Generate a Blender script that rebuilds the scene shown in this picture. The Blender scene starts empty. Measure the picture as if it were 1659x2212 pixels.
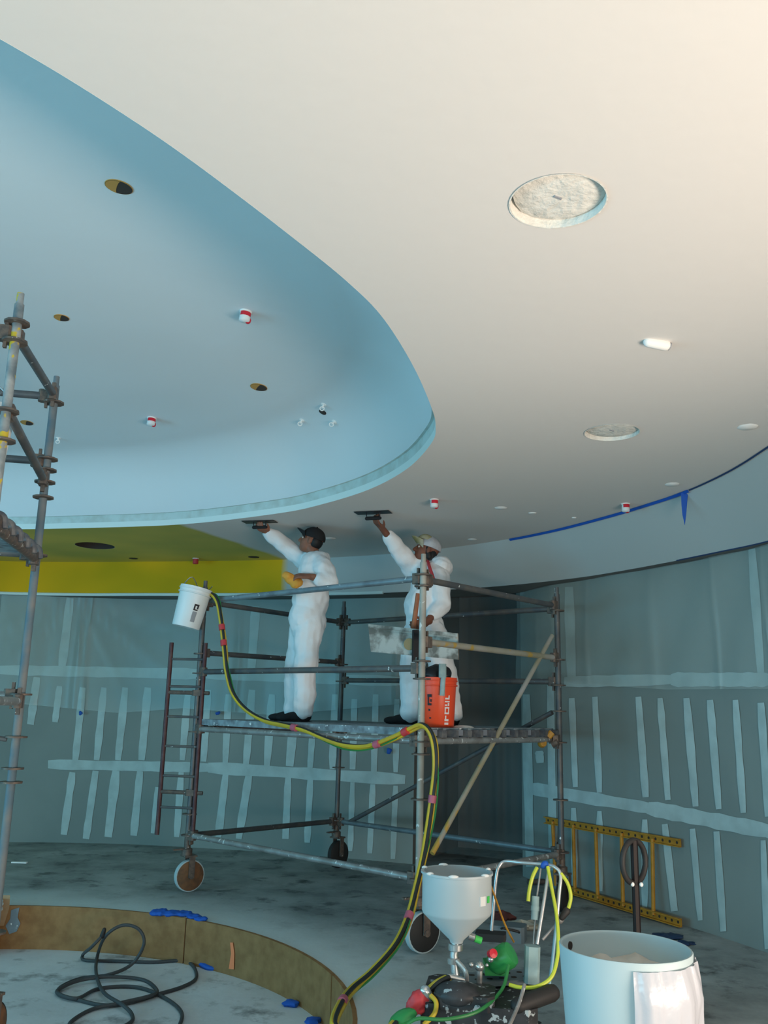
import bpy, bmesh, math, random
import numpy as np
from mathutils import Vector, Matrix, noise
from mathutils.geometry import delaunay_2d_cdt
random.seed(7)
SC = bpy.context.scene
COL = SC.collection
V = Vector

# ------------------------------------------------------------------ camera
FPX, PITCH, ROLL, CAMZ = 1900.0, 0.221, 0.025, 1.527
_c, _s = math.cos(ROLL), math.sin(ROLL)
_f = V((0, math.cos(PITCH), math.sin(PITCH)))
_r0, _u0 = V((1, 0, 0)), V((0, -math.sin(PITCH), math.cos(PITCH)))
_r = _r0 * _c + _u0 * _s
_u = _u0 * _c - _r0 * _s
cd = bpy.data.cameras.new('camera')
cam = bpy.data.objects.new('camera', cd)
COL.objects.link(cam)
cd.sensor_fit = 'VERTICAL'
cd.sensor_height = 24.0
cd.lens = FPX / 2212 * 24.0
cd.clip_start = 0.05
cam.matrix_world = Matrix(((_r.x, _u.x, -_f.x, 0), (_r.y, _u.y, -_f.y, 0), (_r.z, _u.z, -_f.z, CAMZ), (0, 0, 0, 1)))
SC.camera = cam

# ------------------------------------------------------------------ sky, lamps, exposure
SC.view_settings.view_transform = 'Standard'
SC.view_settings.look = 'None'
SC.view_settings.gamma = 1.0
SC.view_settings.use_curve_mapping = False
SC.view_settings.exposure = 0.0
w = bpy.data.worlds.new('sky')
SC.world = w
w.use_nodes = True
w.node_tree.nodes['Background'].inputs[0].default_value = (0.32, 0.72, 1.0, 1)
w.node_tree.nodes['Background'].inputs[1].default_value = 0.35


def area(name, loc, target, sx, sy, power, color):
    l = bpy.data.lights.new(name, 'AREA')
    l.shape = 'RECTANGLE'
    l.size, l.size_y, l.energy, l.color = sx, sy, power, color
    o = bpy.data.objects.new(name, l)
    COL.objects.link(o)
    o.location = loc
    o.rotation_euler = (V(target) - V(loc)).to_track_quat('-Z', 'Y').to_euler()
    return o


area('daylight_right_window', (3.25, 0.2, 0.55), (-0.8, 3.2, 3.1), 5.0, 0.8, 345, (1.0, 0.80, 0.64))
area('daylight_left_window', (-8.7, 2.0, 1.3), (0, 5.0, 1.7), 6.0, 2.2, 360, (0.20, 0.70, 1.0))
area('daylight_back_window', (-4.2, -3.25, 0.7), (-2.6, 0.8, 3.1), 6.0, 0.9, 190, (0.48, 0.87, 1.0))


# ------------------------------------------------------------------ helpers
def ray(px, py):
    return _f + _r * ((px - 829.5) / FPX) - _u * ((py - 1106) / FPX)


def atz(px, py, z):
    d = ray(px, py)
    return V((0, 0, CAMZ)) + d * ((z - CAMZ) / d.z)


def aty(px, py, y):
    d = ray(px, py)
    return V((0, 0, CAMZ)) + d * (y / d.y)


def spline(pts, n=8, closed=False):
    pts = [V(p) for p in pts]
    out = []
    N = len(pts)
    for i in range(N if closed else N - 1):
        if closed:
            p0, p1, p2, p3 = pts[i - 1], pts[i], pts[(i + 1) % N], pts[(i + 2) % N]
        else:
            p0, p1, p2, p3 = pts[max(i - 1, 0)], pts[i], pts[i + 1], pts[min(i + 2, N - 1)]
        for k in range(n):
            t = k / n
            out.append(0.5 * ((2 * p1) + (p2 - p0) * t + (2 * p0 - 5 * p1 + 4 * p2 - p3) * t * t + (3 * p1 - p0 - 3 * p2 + p3) * t ** 3))
    if not closed:
        out.append(pts[-1])
    return out


ORG = {}


class MB:
    def __init__(self):
        self.v, self.f, self.m = [], [], []
        self.mi = 0

    def add(self, vs, fs):
        b = len(self.v)
        self.v += [V(x) for x in vs]
        self.f += [tuple(b + i for i in q) for q in fs]
        self.m += [self.mi] * len(fs)
        return self

    def box(self, c, sx, sy, sz, rot=None, bev=0.0):
        """a box with chamfered vertical edges when bev is given"""
        c = V(c)
        hx, hy, hz = sx / 2, sy / 2, sz / 2
        if bev <= 0:
            pr = [(-hx, -hy), (hx, -hy), (hx, hy), (-hx, hy)]
        else:
            b = min(bev, hx * .9, hy * .9)
            pr = [(-hx + b, -hy), (hx - b, -hy), (hx, -hy + b), (hx, hy - b), (hx - b, hy), (-hx + b, hy), (-hx, hy - b), (-hx, -hy + b)]
        n = len(pr)
        vs = [V((x, y, -hz)) for x, y in pr] + [V((x, y, hz)) for x, y in pr]
        if rot is not None:
            vs = [rot @ q for q in vs]
        vs = [c + q for q in vs]
        fs = [tuple(range(n - 1, -1, -1)), tuple(range(n, 2 * n))] + [(i, (i + 1) % n, n + (i + 1) % n, n + i) for i in range(n)]
        return self.add(vs, fs)

    def tube(self, pts, r, seg=10, caps=True, closed=False):
        pts = [V(p) for p in pts]
        N = len(pts)
        rr = r if isinstance(r, (list, tuple)) else [r] * N
        t0 = (pts[1] - pts[0]).normalized()
        ref = V((0, 0, 1)) if abs(t0.z) < .9 else V((1, 0, 0))
        a = t0.cross(ref).normalized()
        vs = []
        for i in range(N):
            if closed:
                t = (pts[(i + 1) % N] - pts[i - 1])
            else:
                t = pts[min(i + 1, N - 1)] - pts[max(i - 1, 0)]
            t.normalize()
            a = (a - t * a.dot(t)).normalized()
            b = t.cross(a)
            for k in range(seg):
                an = 2 * math.pi * k / seg
                vs.append(pts[i] + (a * math.cos(an) + b * math.sin(an)) * rr[i])
        fs = []
        for i in range(N if closed else N - 1):
            j = (i + 1) % N
            for k in range(seg):
                l = (k + 1) % seg
                fs.append((i * seg + k, i * seg + l, j * seg + l, j * seg + k))
        if caps and not closed:
            fs.append(tuple(range(seg - 1, -1, -1)))
            fs.append(tuple((N - 1) * seg + k for k in range(seg)))
        return self.add(vs, fs)

    def lathe(self, c, prof, seg=24, axis=(0, 0, 1), a0=0.0, a1=2 * math.pi, jit=None, caps=True):
        """prof: list of (radius, height) about an axis through c"""
        c, ax = V(c), V(axis).normalized()
        ref = V((1, 0, 0)) if abs(ax.x) < .9 else V((0, 1, 0))
        e1 = (ref - ax * ref.dot(ax)).normalized()
        e2 = ax.cross(e1)
        full = abs(a1 - a0 - 2 * math.pi) < 1e-6
        n = seg if full else seg + 1
        vs, fs = [], []
        for j, (r, h) in enumerate(prof):
            for k in range(n):
                an = a0 + (a1 - a0) * k / seg
                q = r if jit is None else r + jit(j, k)
                vs.append(c + ax * h + (e1 * math.cos(an) + e2 * math.sin(an)) * q)
        for j in range(len(prof) - 1):
            for k in range(seg):
                l = (k + 1) % n
                fs.append((j * n + k, j * n + l, (j + 1) * n + l, (j + 1) * n + k))
        if full and caps:
            if prof[0][0] > 1e-5:
                fs.append(tuple(range(n - 1, -1, -1)))
            if prof[-1][0] > 1e-5:
                fs.append(tuple((len(prof) - 1) * n + k for k in range(n)))
        return self.add(vs, fs)

    def ell(self, c, ax, ay, az, seg=16, rings=10, z0=-1.0):
        """ellipsoid with half-axis vectors; z0 > -1 cuts the bottom off"""
        c, ax, ay, az = V(c), V(ax), V(ay), V(az)
        vs, fs = [], []
        t0 = math.asin(max(-1, z0))
        for j in range(rings + 1):
            th = t0 + (math.pi / 2 - t0) * j / rings
            for k in range(seg):
                an = 2 * math.pi * k / seg
                vs.append(c + ax * (math.cos(th) * math.cos(an)) + ay * (math.cos(th) * math.sin(an)) + az * math.sin(th))
        for j in range(rings):
            for k in range(seg):
                l = (k + 1) % seg
                fs.append((j * seg + k, j * seg + l, (j + 1) * seg + l, (j + 1) * seg + k))
        fs.append(tuple(range(seg - 1, -1, -1)))
        return self.add(vs, fs)

    def cap(self, p0, r0, p1, r1, seg=12):
        """tapered capsule"""
        p0, p1 = V(p0), V(p1)
        t = (p1 - p0)
        L = max(t.length, 1e-4)
        prof = [(1e-4, -r0)] + [(r0 * math.sin(a), -r0 * math.cos(a)) for a in (.5, 1.0)] + [(r0, 0), (r1, L)]
        prof += [(r1 * math.cos(a), L + r1 * math.sin(a)) for a in (.55, 1.1)] + [(1e-4, L + r1)]
        return self.lathe(p0, prof, seg, t.normalized())

    def build(self, name, mats, parent=None, smooth=True, loc=None):
        me = bpy.data.meshes.new(name)
        org = V(loc) if loc is not None else (ORG[parent] if parent is not None else V((0, 0, 0)))
        me.from_pydata([tuple(p - org) for p in self.v], [], self.f)
        for mm in (mats if isinstance(mats, (list, tuple)) else [mats]):
            me.materials.append(mm)
        me.polygons.foreach_set('material_index', self.m)
        if smooth:
            me.polygons.foreach_set('use_smooth', [True] * len(me.polygons))
            me.set_sharp_from_angle(angle=math.radians(42))
        me.update()
        o = bpy.data.objects.new(name, me)
        COL.objects.link(o)
        if parent is not None:
            o.parent = parent
        else:
            o.location = org
        ORG[o] = org
        return o


def thing(name, loc, label, cat, group=None):
    o = bpy.data.objects.new(name, None)
    COL.objects.link(o)
    o.location = loc
    o.empty_display_size = .1
    ORG[o] = V(loc)
    return tag(o, label, cat, group)


def tag(o, label, cat, group=None, kind=None):
    o['label'], o['category'] = label, cat
    if group:
        o['group'] = group
    if kind:
        o['kind'] = kind
    return o


def struct(o, label=None):
    o['kind'] = 'structure'
    if label:
        o['label'] = label
    return o


# ------------------------------------------------------------------ materials
def mat(name, col, rough=.6, metal=0., col2=None, scale=8., thr=(.4, .65), speck=None, speck_scale=40., speck_thr=.66, bump=0., bscale=60., spec=.4, trans=0.):
    m = bpy.data.materials.new(name)
    m.use_nodes = True
    nt = m.node_tree
    N, L = nt.nodes, nt.links
    b = N['Principled BSDF']
    b.inputs['Roughness'].default_value = rough
    b.inputs['Metallic'].default_value = metal
    b.inputs['Specular IOR Level'].default_value = spec
    tc = N.new('ShaderNodeTexCoord')
    out = None
    if col2 is None:
        b.inputs['Base Color'].default_value = (*col, 1)
    else:
        nz = N.new('ShaderNodeTexNoise')
        nz.inputs['Scale'].default_value = scale
        nz.inputs['Detail'].default_value = 6
        L.new(tc.outputs['Object'], nz.inputs['Vector'])
        rp = N.new('ShaderNodeValToRGB')
        rp.color_ramp.elements[0].position, rp.color_ramp.elements[1].position = thr
        rp.color_ramp.elements[0].color, rp.color_ramp.elements[1].color = (*col, 1), (*col2, 1)
        L.new(nz.outputs['Fac'], rp.inputs['Fac'])
        out = rp.outputs['Color']
        L.new(out, b.inputs['Base Color'])
    if speck:
        nz = N.new('ShaderNodeTexNoise')
        nz.inputs['Scale'].default_value = speck_scale
        nz.inputs['Detail'].default_value = 3
        L.new(tc.outputs['Object'], nz.inputs['Vector'])
        rp = N.new('ShaderNodeValToRGB')
        rp.color_ramp.elements[0].position, rp.color_ramp.elements[1].position = speck_thr, speck_thr + .03
        rp.color_ramp.elements[0].color, rp.color_ramp.elements[1].color = (0, 0, 0, 1), (1, 1, 1, 1)
        L.new(nz.outputs['Fac'], rp.inputs['Fac'])
        mx = N.new('ShaderNodeMix')
        mx.data_type = 'RGBA'
        L.new(rp.outputs['Color'], mx.inputs['Factor'])
        if out is not None:
            L.new(out, mx.inputs['A'])
        else:
            mx.inputs['A'].default_value = (*col, 1)
        mx.inputs['B'].default_value = (*speck, 1)
        L.new(mx.outputs['Result'], b.inputs['Base Color'])
    if bump > 0:
        nz = N.new('ShaderNodeTexNoise')
        nz.inputs['Scale'].default_value = bscale
        nz.inputs['Detail'].default_value = 4
        L.new(tc.outputs['Object'], nz.inputs['Vector'])
        bp = N.new('ShaderNodeBump')
        bp.inputs['Strength'].default_value = bump
        bp.inputs['Distance'].default_value = .01
        L.new(nz.outputs['Fac'], bp.inputs['Height'])
        L.new(bp.outputs['Normal'], b.inputs['Normal'])
    if trans > 0:
        tr = N.new('ShaderNodeBsdfTransparent')
        ms = N.new('ShaderNodeMixShader')
        ms.inputs[0].default_value = trans
        L.new(b.outputs[0], ms.inputs[1])
        L.new(tr.outputs[0], ms.inputs[2])
        L.new(ms.outputs[0], N['Material Output'].inputs['Surface'])
    return m


def plaster_with_green(name, white, green, p, q):
    """white plaster whose far left part still carries its yellow-green coat; the coats meet on a line through p and q in plan"""
    m = mat(name, white, .85, spec=.2, bump=.12, bscale=14.)
    nt = m.node_tree
    N, L = nt.nodes, nt.links
    b = N['Principled BSDF']
    tc = N.new('ShaderNodeTexCoord')
    d = V((q[0] - p[0], q[1] - p[1], 0))
    n = V((-d.y, d.x, 0)).normalized()
    sub = N.new('ShaderNodeVectorMath')
    sub.operation = 'SUBTRACT'
    sub.inputs[1].default_value = (p[0], p[1], 0)
    L.new(tc.outputs['Object'], sub.inputs[0])
    dot = N.new('ShaderNodeVectorMath')
    dot.operation = 'DOT_PRODUCT'
    dot.inputs[1].default_value = n
    L.new(sub.outputs[0], dot.inputs[0])
    nz = N.new('ShaderNodeTexNoise')
    nz.inputs['Scale'].default_value = 2.2
    L.new(tc.outputs['Object'], nz.inputs['Vector'])
    ma = N.new('ShaderNodeMath')
    ma.operation = 'MULTIPLY_ADD'
    ma.inputs[1].default_value = .10
    L.new(nz.outputs['Fac'], ma.inputs[0])
    L.new(dot.outputs['Value'], ma.inputs[2])
    mr = N.new('ShaderNodeMapRange')
    mr.inputs['From Min'].default_value = .02
    mr.inputs['From Max'].default_value = .10
    L.new(ma.outputs[0], mr.inputs['Value'])
    nz2 = N.new('ShaderNodeTexNoise')
    nz2.inputs['Scale'].default_value = .9
    L.new(tc.outputs['Object'], nz2.inputs['Vector'])
    rp = N.new('ShaderNodeValToRGB')
    rp.color_ramp.elements[0].position, rp.color_ramp.elements[1].position = .35, .65
    rp.color_ramp.elements[0].color = (*green, 1)
    rp.color_ramp.elements[1].color = (green[0] * .68, green[1] * .8, green[2] * .9, 1)
    L.new(nz2.outputs['Fac'], rp.inputs['Fac'])
    mx = N.new('ShaderNodeMix')
    mx.data_type = 'RGBA'
    mx.inputs['A'].default_value = (*white, 1)
    L.new(mr.outputs[0], mx.inputs['Factor'])
    L.new(rp.outputs['Color'], mx.inputs['B'])
    L.new(mx.outputs['Result'], b.inputs['Base Color'])
    return m


PITC, PITR, PITZ = (-2.5, 4.8), 2.42, -.30


def concrete(name, dark, light, ring):
    m = mat(name, dark, .8, spec=.25, bump=.15, bscale=30.)
    nt = m.node_tree
    N, L = nt.nodes, nt.links
    b = N['Principled BSDF']
    tc = N.new('ShaderNodeTexCoord')

    def nz(scale, det, p0, p1):
        a = N.new('ShaderNodeTexNoise')
        a.inputs['Scale'].default_value = scale
        a.inputs['Detail'].default_value = det
        a.inputs['Roughness'].default_value = .65
        L.new(tc.outputs['Object'], a.inputs['Vector'])
        r = N.new('ShaderNodeMapRange')
        r.inputs['From Min'].default_value, r.inputs['From Max'].default_value = p0, p1
        L.new(a.outputs['Fac'], r.inputs['Value'])
        return r.outputs[0]
    mx = N.new('ShaderNodeMix')
    mx.data_type = 'RGBA'
    L.new(nz(1.6, 8, .38, .62), mx.inputs['Factor'])
    mx.inputs['A'].default_value, mx.inputs['B'].default_value = (*dark, 1), (*light, 1)
    st = N.new('ShaderNodeMix')
    st.data_type = 'RGBA'
    L.new(nz(3.6, 10, .54, .68), st.inputs['Factor'])
    L.new(mx.outputs['Result'], st.inputs['A'])
    st.inputs['B'].default_value = (dark[0] * .45, dark[1] * .45, dark[2] * .45, 1)
    last = st
    if ring:
        di = N.new('ShaderNodeVectorMath')
        di.operation = 'DISTANCE'
        di.inputs[1].default_value = (PITC[0], PITC[1], 0)
        L.new(tc.outputs['Object'], di.inputs[0])
        mr = N.new('ShaderNodeMapRange')
        mr.inputs['From Min'].default_value, mr.inputs['From Max'].default_value = PITR + .75, PITR + .15
        L.new(di.outputs['Value'], mr.inputs['Value'])
        mm = N.new('ShaderNodeMath')
        mm.operation = 'MULTIPLY'
        mm.inputs[1].default_value = .85
        L.new(mr.outputs[0], mm.inputs[0])
        rg = N.new('ShaderNodeMix')
        rg.data_type = 'RGBA'
        L.new(mm.outputs[0], rg.inputs['Factor'])
        L.new(st.outputs['Result'], rg.inputs['A'])
        rg.inputs['B'].default_value = (*ring, 1)
        last = rg
    L.new(last.outputs['Result'], b.inputs['Base Color'])
    return m


M = {}
YP, YQ = (-1.72, 8.05), (-1.0, 9.75)
M['ceil'] = plaster_with_green('ceiling_plaster', (.74, .71, .68), (.72, .56, .12), YP, YQ)
M['frieze'] = plaster_with_green('frieze_plaster', (.50, .55, .55), (.82, .47, .015), YP, YQ)
M['dome'] = mat('dome_plaster', (.68, .75, .78), .85, spec=.2, bump=.12, bscale=14.)
M['lip'] = mat('lip_plaster', (.58, .72, .72), .8, col2=(.50, .60, .58), scale=9.)
M['bead'] = mat('corner_bead', (.72, .85, .84), .6)
M['drywall'] = mat('grey_drywall', (.235, .285, .275), .9, spec=.15, col2=(.28, .33, .315), scale=.8, bump=.05)
M['mud'] = mat('joint_compound', (.50, .63, .63), .85, spec=.15, col2=(.42, .53, .53), scale=6.)
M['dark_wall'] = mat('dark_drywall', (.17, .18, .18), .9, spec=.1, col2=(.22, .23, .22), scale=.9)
M['floor'] = concrete('raw_concrete', (.25, .28, .28), (.44, .48, .48), (.66, .72, .72))
M['pit'] = concrete('dusty_concrete', (.58, .60, .62), (.70, .72, .74), None)
M['ply'] = mat('plywood', (.25, .125, .045), .75, col2=(.34, .18, .07), scale=12., thr=(.35, .65), bump=.1)
M['ply_light'] = mat('pale_plywood', (.36, .24, .13), .75, col2=(.42, .29, .17), scale=12.)
M['orange_paint'] = mat('orange_spray_paint', (.95, .25, .10), .6)
M['sheet'] = mat('clear_plastic_sheet', (.55, .68, .66), .3, spec=.8, trans=.70)
M['steel'] = mat('galvanised_tube', (.40, .40, .40), .45, .55, col2=(.28, .27, .26), scale=10., speck=(.85, .86, .85), speck_scale=26., speck_thr=.64)
M['steel_dark'] = mat('dull_dark_tube', (.10, .11, .12), .5, .35, col2=(.16, .15, .14), scale=9., speck=(.8, .82, .82), speck_scale=22., speck_thr=.69)
M['steel_blue'] = mat('blue_grey_tube', (.24, .31, .35), .45, .4, col2=(.17, .21, .24), scale=8., speck=(.8, .85, .85), speck_scale=24., speck_thr=.67)
M['steel_pale'] = mat('pale_plaster_flecked_tube', (.30, .29, .26), .6, .15, col2=(.44, .43, .38), scale=4., speck=(.68, .68, .66), speck_scale=16., speck_thr=.64)
M['brace'] = mat('tan_brace_tube', (.36, .33, .22), .5, .2, col2=(.45, .44, .42), scale=3., speck=(.55, .36, .08), speck_scale=4., speck_thr=.58)
M['clamp'] = mat('rusty_coupler', (.12, .10, .09), .6, .4, col2=(.20, .15, .12), scale=30., speck=(.55, .55, .52), speck_scale=45., speck_thr=.68)
M['maroon'] = mat('maroon_painted_steel', (.075, .03, .035), .5, .2, col2=(.11, .06, .06), scale=12.)
M['rust'] = mat('rusted_wheel', (.22, .10, .045), .75, col2=(.13, .07, .04), scale=18.)
M['rubber'] = mat('black_rubber', (.025, .024, .024), .6)
M['tread'] = mat('pale_dusty_tread', (.45, .55, .58), .8)
M['plank'] = mat('plaster_stained_deck', (.27, .35, .39), .7, .1, col2=(.15, .17, .19), scale=14., speck=(.75, .78, .78), speck_scale=22., speck_thr=.66)
M['plank_end'] = mat('deck_hook_steel', (.10, .11, .13), .6, .3, col2=(.2, .2, .2), scale=20.)
M['plank_block'] = mat('deck_end_grey', (.22, .26, .31), .7)
M['amber'] = mat('amber_coupler', (.55, .27, .03), .5, col2=(.4, .2, .03), scale=20.)
M['skin'] = mat('skin', (.30, .125, .075), .55, col2=(.25, .10, .06), scale=14.)
M['skin_dark'] = mat('darker_skin', (.20, .075, .045), .55, col2=(.16, .06, .035), scale=14.)
M['cover'] = mat('white_coverall_fabric', (.83, .85, .87), .8, spec=.2, bump=.55, bscale=13.)
M['black'] = mat('black_cloth', (.022, .023, .025), .85, spec=.2)
M['hair'] = mat('black_hair', (.012, .011, .011), .6)
M['eye'] = mat('eye_white', (.6, .55, .5), .3)
M['cap_white'] = mat('white_cap_cloth', (.55, .57, .60), .85, col2=(.40, .42, .46), scale=14.)
M['olive'] = mat('olive_cap_cloth', (.30, .29, .13), .85, col2=(.42, .40, .30), scale=12.)
M['red'] = mat('red_tape', (.55, .05, .06), .5)
M['pink'] = mat('pink_tape', (.48, .12, .18), .5)
M['red_gloss'] = mat('red_cap_plastic', (.62, .02, .04), .35)
M['white_plastic'] = mat('white_bucket_plastic', (.80, .84, .85), .4)
M['orange_plastic'] = mat('orange_bucket_plastic', (.86, .085, .025), .35)
M['sponge'] = mat('yellow_sponge', (.85, .38, .06), .9, bump=.4, bscale=60.)
M['tool_steel'] = mat('dark_trowel_steel', (.03, .03, .035), .4, .5)
M['wood'] = mat('orange_brown_wood', (.42, .15, .07), .6, col2=(.34, .12, .06), scale=12.)
M['board'] = mat('plaster_smeared_board', (.17, .16, .14), .85, col2=(.52, .51, .47), scale=9., thr=(.42, .58), bump=.2, bscale=30.)
M['tan'] = mat('tan_dried_paint', (.33, .25, .13), .85)
M['hose_y'] = mat('yellow_hose', (.62, .45, .03), .45, col2=(.52, .38, .04), scale=10.)
M['hose_yg'] = mat('lime_hose', (.55, .62, .06), .4)
M['hose_k'] = mat('black_hose', (.02, .022, .022), .45)
M['hose_g'] = mat('green_hose', (.03, .22, .06), .4)
M['blue_tape'] = mat('blue_tape', (.012, .10, .48), .6)
M['navy_tape_shadow'] = mat('dark_blue_tape_and_shadow', (.02, .05, .13), .6)  # tape colour, also used for the painted shadow line beside the ceiling tape
M['yellow_fg'] = mat('yellow_ladder_paint', (.52, .25, .025), .55, col2=(.42, .20, .02), scale=16.)
M['grey_paint'] = mat('grey_hopper_plastic', (.50, .56, .58), .4)
M['chrome'] = mat('wet_steel_fitting', (.6, .62, .62), .25, .8)
M['tube'] = mat('bent_steel_tube', (.62, .63, .64), .3, .7)
M['tube_blue'] = mat('blue_grey_enamel', (.20, .36, .44), .4, .2)
M['green'] = mat('green_enamel', (.03, .26, .07), .35)
M['lime'] = mat('bright_green_plastic', (.08, .62, .12), .4)
M['chassis'] = mat('splattered_black_chassis', (.02, .022, .025), .5, col2=(.05, .05, .055), scale=10., speck=(.40, .46, .48), speck_scale=26., speck_thr=.60)
M['regulator'] = mat('dusty_teal_steel', (.33, .47, .48), .6, col2=(.24, .36, .38), scale=16.)
M['mix'] = mat('beige_plaster_mix', (.52, .48, .42), .85, col2=(.60, .58, .54), scale=8., bump=.4, bscale=18.)
M['wrap'] = mat('wrinkled_film', (.56, .58, .64), .2, spec=.7, bump=.3, bscale=16., trans=.15)
M['jack'] = mat('black_brown_enamel', (.012, .007, .007), .5, spec=.25, speck=(.8, .8, .8), speck_scale=16., speck_thr=.72)
M['cable'] = mat('charcoal_cable', (.055, .06, .065), .6)
M['cutout'] = mat('dark_cutout', (.045, .035, .03), .9)
M['insul'] = mat('orange_insulation', (.50, .27, .07), .9)
M['rough_plaster'] = mat('rough_white_plaster', (.78, .77, .72), .9, col2=(.68, .68, .64), scale=26., bump=.8, bscale=40.)
M['patch'] = mat('white_filler', (.86, .86, .84), .8)
M['cream'] = mat('cream_cloth', (.50, .50, .42), .9, col2=(.42, .42, .36), scale=20.)
M['redbrown'] = mat('red_brown_rag', (.10, .03, .025), .9)
M['grey_box'] = mat('grey_tool_case', (.16, .20, .22), .6)
M['lath'] = mat('reddish_lath', (.26, .09, .04), .8)
M['print_black'] = mat('black_print', (.02, .015, .02), .6)
M['print_white'] = mat('white_print', (.85, .80, .80), .6)
M['print_grey'] = mat('grey_print', (.30, .32, .35), .6)
M['frame'] = mat('window_frame_aluminium', (.35, .36, .37), .4, .5)
M['glass'] = mat('clear_pane', (.9, .95, .97), .05, spec=.5, trans=.9)

# ------------------------------------------------------------------ setting
ZS = 3.12                       # height of the white ceiling
ZB = 2.73                       # lower edge of the frieze round the room
WALL_L = [(-8.6, 6.2), (-7.9, 8.2), (-6.7, 9.45), (-5.3, 10.12), (-4.0, 10.3), (-3.1, 10.36), (-2.4, 10.31), (-1.3, 10.08), (-.3, 9.78), (.38, 9.52)]
WALL_R = [(1.42, 9.0), (1.6, 8.45), (1.85, 8.0), (2.12, 7.5), (2.36, 7.06), (2.56, 6.6), (2.73, 6.1), (2.90, 5.3), (2.98, 4.4), (3.0, 3.2)]
BAND_B = [(-8.5, 6.0), (-7.75, 8.05), (-6.6, 9.25), (-5.4, 9.9), (-4.42, 10.14), (-3.5, 10.10), (-2.75, 9.95), (-1.7, 9.75), (-.63, 9.48), (.1, 9.2), (.81, 8.78), (1.3, 8.38), (1.76, 7.86), (2.04, 7.4), (2.29, 6.9), (2.5, 6.42), (2.67, 5.97), (2.82, 5.2), (2.9, 4.3), (2.94, 3.2)]
BAND_T = [(-8.6, 6.0), (-7.85, 8.1), (-6.65, 9.35), (-5.5, 9.98), (-4.5, 10.22), (-3.55, 10.16), (-2.8, 10.02), (-1.44, 9.72), (-.5, 9.38), (.2, 9.0), (.75, 8.56), (1.19, 8.10), (1.52, 7.63), (1.8, 7.1), (2.0, 6.65), (2.17, 6.17), (2.27, 5.6), (2.29, 5.04), (2.29, 4.2), (2.29, 3.2)]


def plan(pts, n=8):
    return [V((p.x, p.y, 0)) for p in spline([(x, y, 0) for x, y in pts], n)]


WL, WR = plan(WALL_L), plan(WALL_R)


def sweep(line, zs, name, m):
    mb = MB()
    n = len(line)
    vs = [V((p.x, p.y, z)) for z in zs for p in line]
    fs = [(j * n + i, j * n + i + 1, (j + 1) * n + i + 1, (j + 1) * n + i) for j in range(len(zs) - 1) for i in range(n - 1)]
    mb.add(vs, fs)
    return mb.build(name, m)


wall_back = struct(sweep(WL, [PITZ, 0, 1.6, ZS + .02], 'wall_back', M['drywall']), 'curved grey drywall wall left of the dark opening')
wall_right = struct(sweep(WR, [0, 1.6, ZS + .02], 'wall_right', M['drywall']), 'curved grey drywall wall right of the dark opening')

# recess behind the dark opening
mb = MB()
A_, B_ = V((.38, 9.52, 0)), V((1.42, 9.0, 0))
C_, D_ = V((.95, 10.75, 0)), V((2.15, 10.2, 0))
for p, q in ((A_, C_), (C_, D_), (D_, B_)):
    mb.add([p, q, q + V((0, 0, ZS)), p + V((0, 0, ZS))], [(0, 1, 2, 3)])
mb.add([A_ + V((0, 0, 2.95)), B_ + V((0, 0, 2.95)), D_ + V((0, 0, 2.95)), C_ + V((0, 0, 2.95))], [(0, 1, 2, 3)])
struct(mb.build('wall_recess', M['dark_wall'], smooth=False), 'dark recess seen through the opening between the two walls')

# floor with the round sunken pit
def flat_with_hole(outer, holes, z, grid=None):
    pts, edges, rings = [], [], []
    for ring in [outer] + holes:
        b = len(pts)
        pts += [V((p[0], p[1])) for p in ring]
        edges += [(b + i, b + (i + 1) % len(ring)) for i in range(len(ring))]
        rings.append((b, len(ring)))
    res = delaunay_2d_cdt(pts, edges, [], 1, 1e-6)
    vs, fs = res[0], res[2]

    def inside(p, ring):
        c = False
        n = len(ring)
        for i in range(n):
            a, b = ring[i], ring[(i + 1) % n]
            if (a[1] > p.y) != (b[1] > p.y) and p.x < (b[0] - a[0]) * (p.y - a[1]) / (b[1] - a[1]) + a[0]:
                c = not c
        return c
    mb = MB()
    keep = []
    for f in fs:
        g = sum((vs[i] for i in f), V((0, 0))) / len(f)
        if inside(g, outer) and not any(inside(g, h) for h in holes):
            keep.append(tuple(f))
    mb.add([V((p.x, p.y, z)) for p in vs], keep)
    return mb


def circ(c, r, n=96):
    return [(c[0] + r * math.cos(2 * math.pi * i / n), c[1] + r * math.sin(2 * math.pi * i / n)) for i in range(n)]


floor = struct(flat_with_hole([(-9.5, -4), (3.2, -4), (3.2, 11), (-9.5, 11)], [circ(PITC, PITR)], 0).build('floor', M['floor'], smooth=False), 'stained raw concrete floor')
mb = MB()
mb.add([V((x, y, PITZ)) for x, y in circ(PITC, PITR + .03)], [tuple(range(96))])
struct(mb.build('floor_pit', M['pit'], smooth=False), 'pale dusty floor of the round sunken pit')

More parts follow.
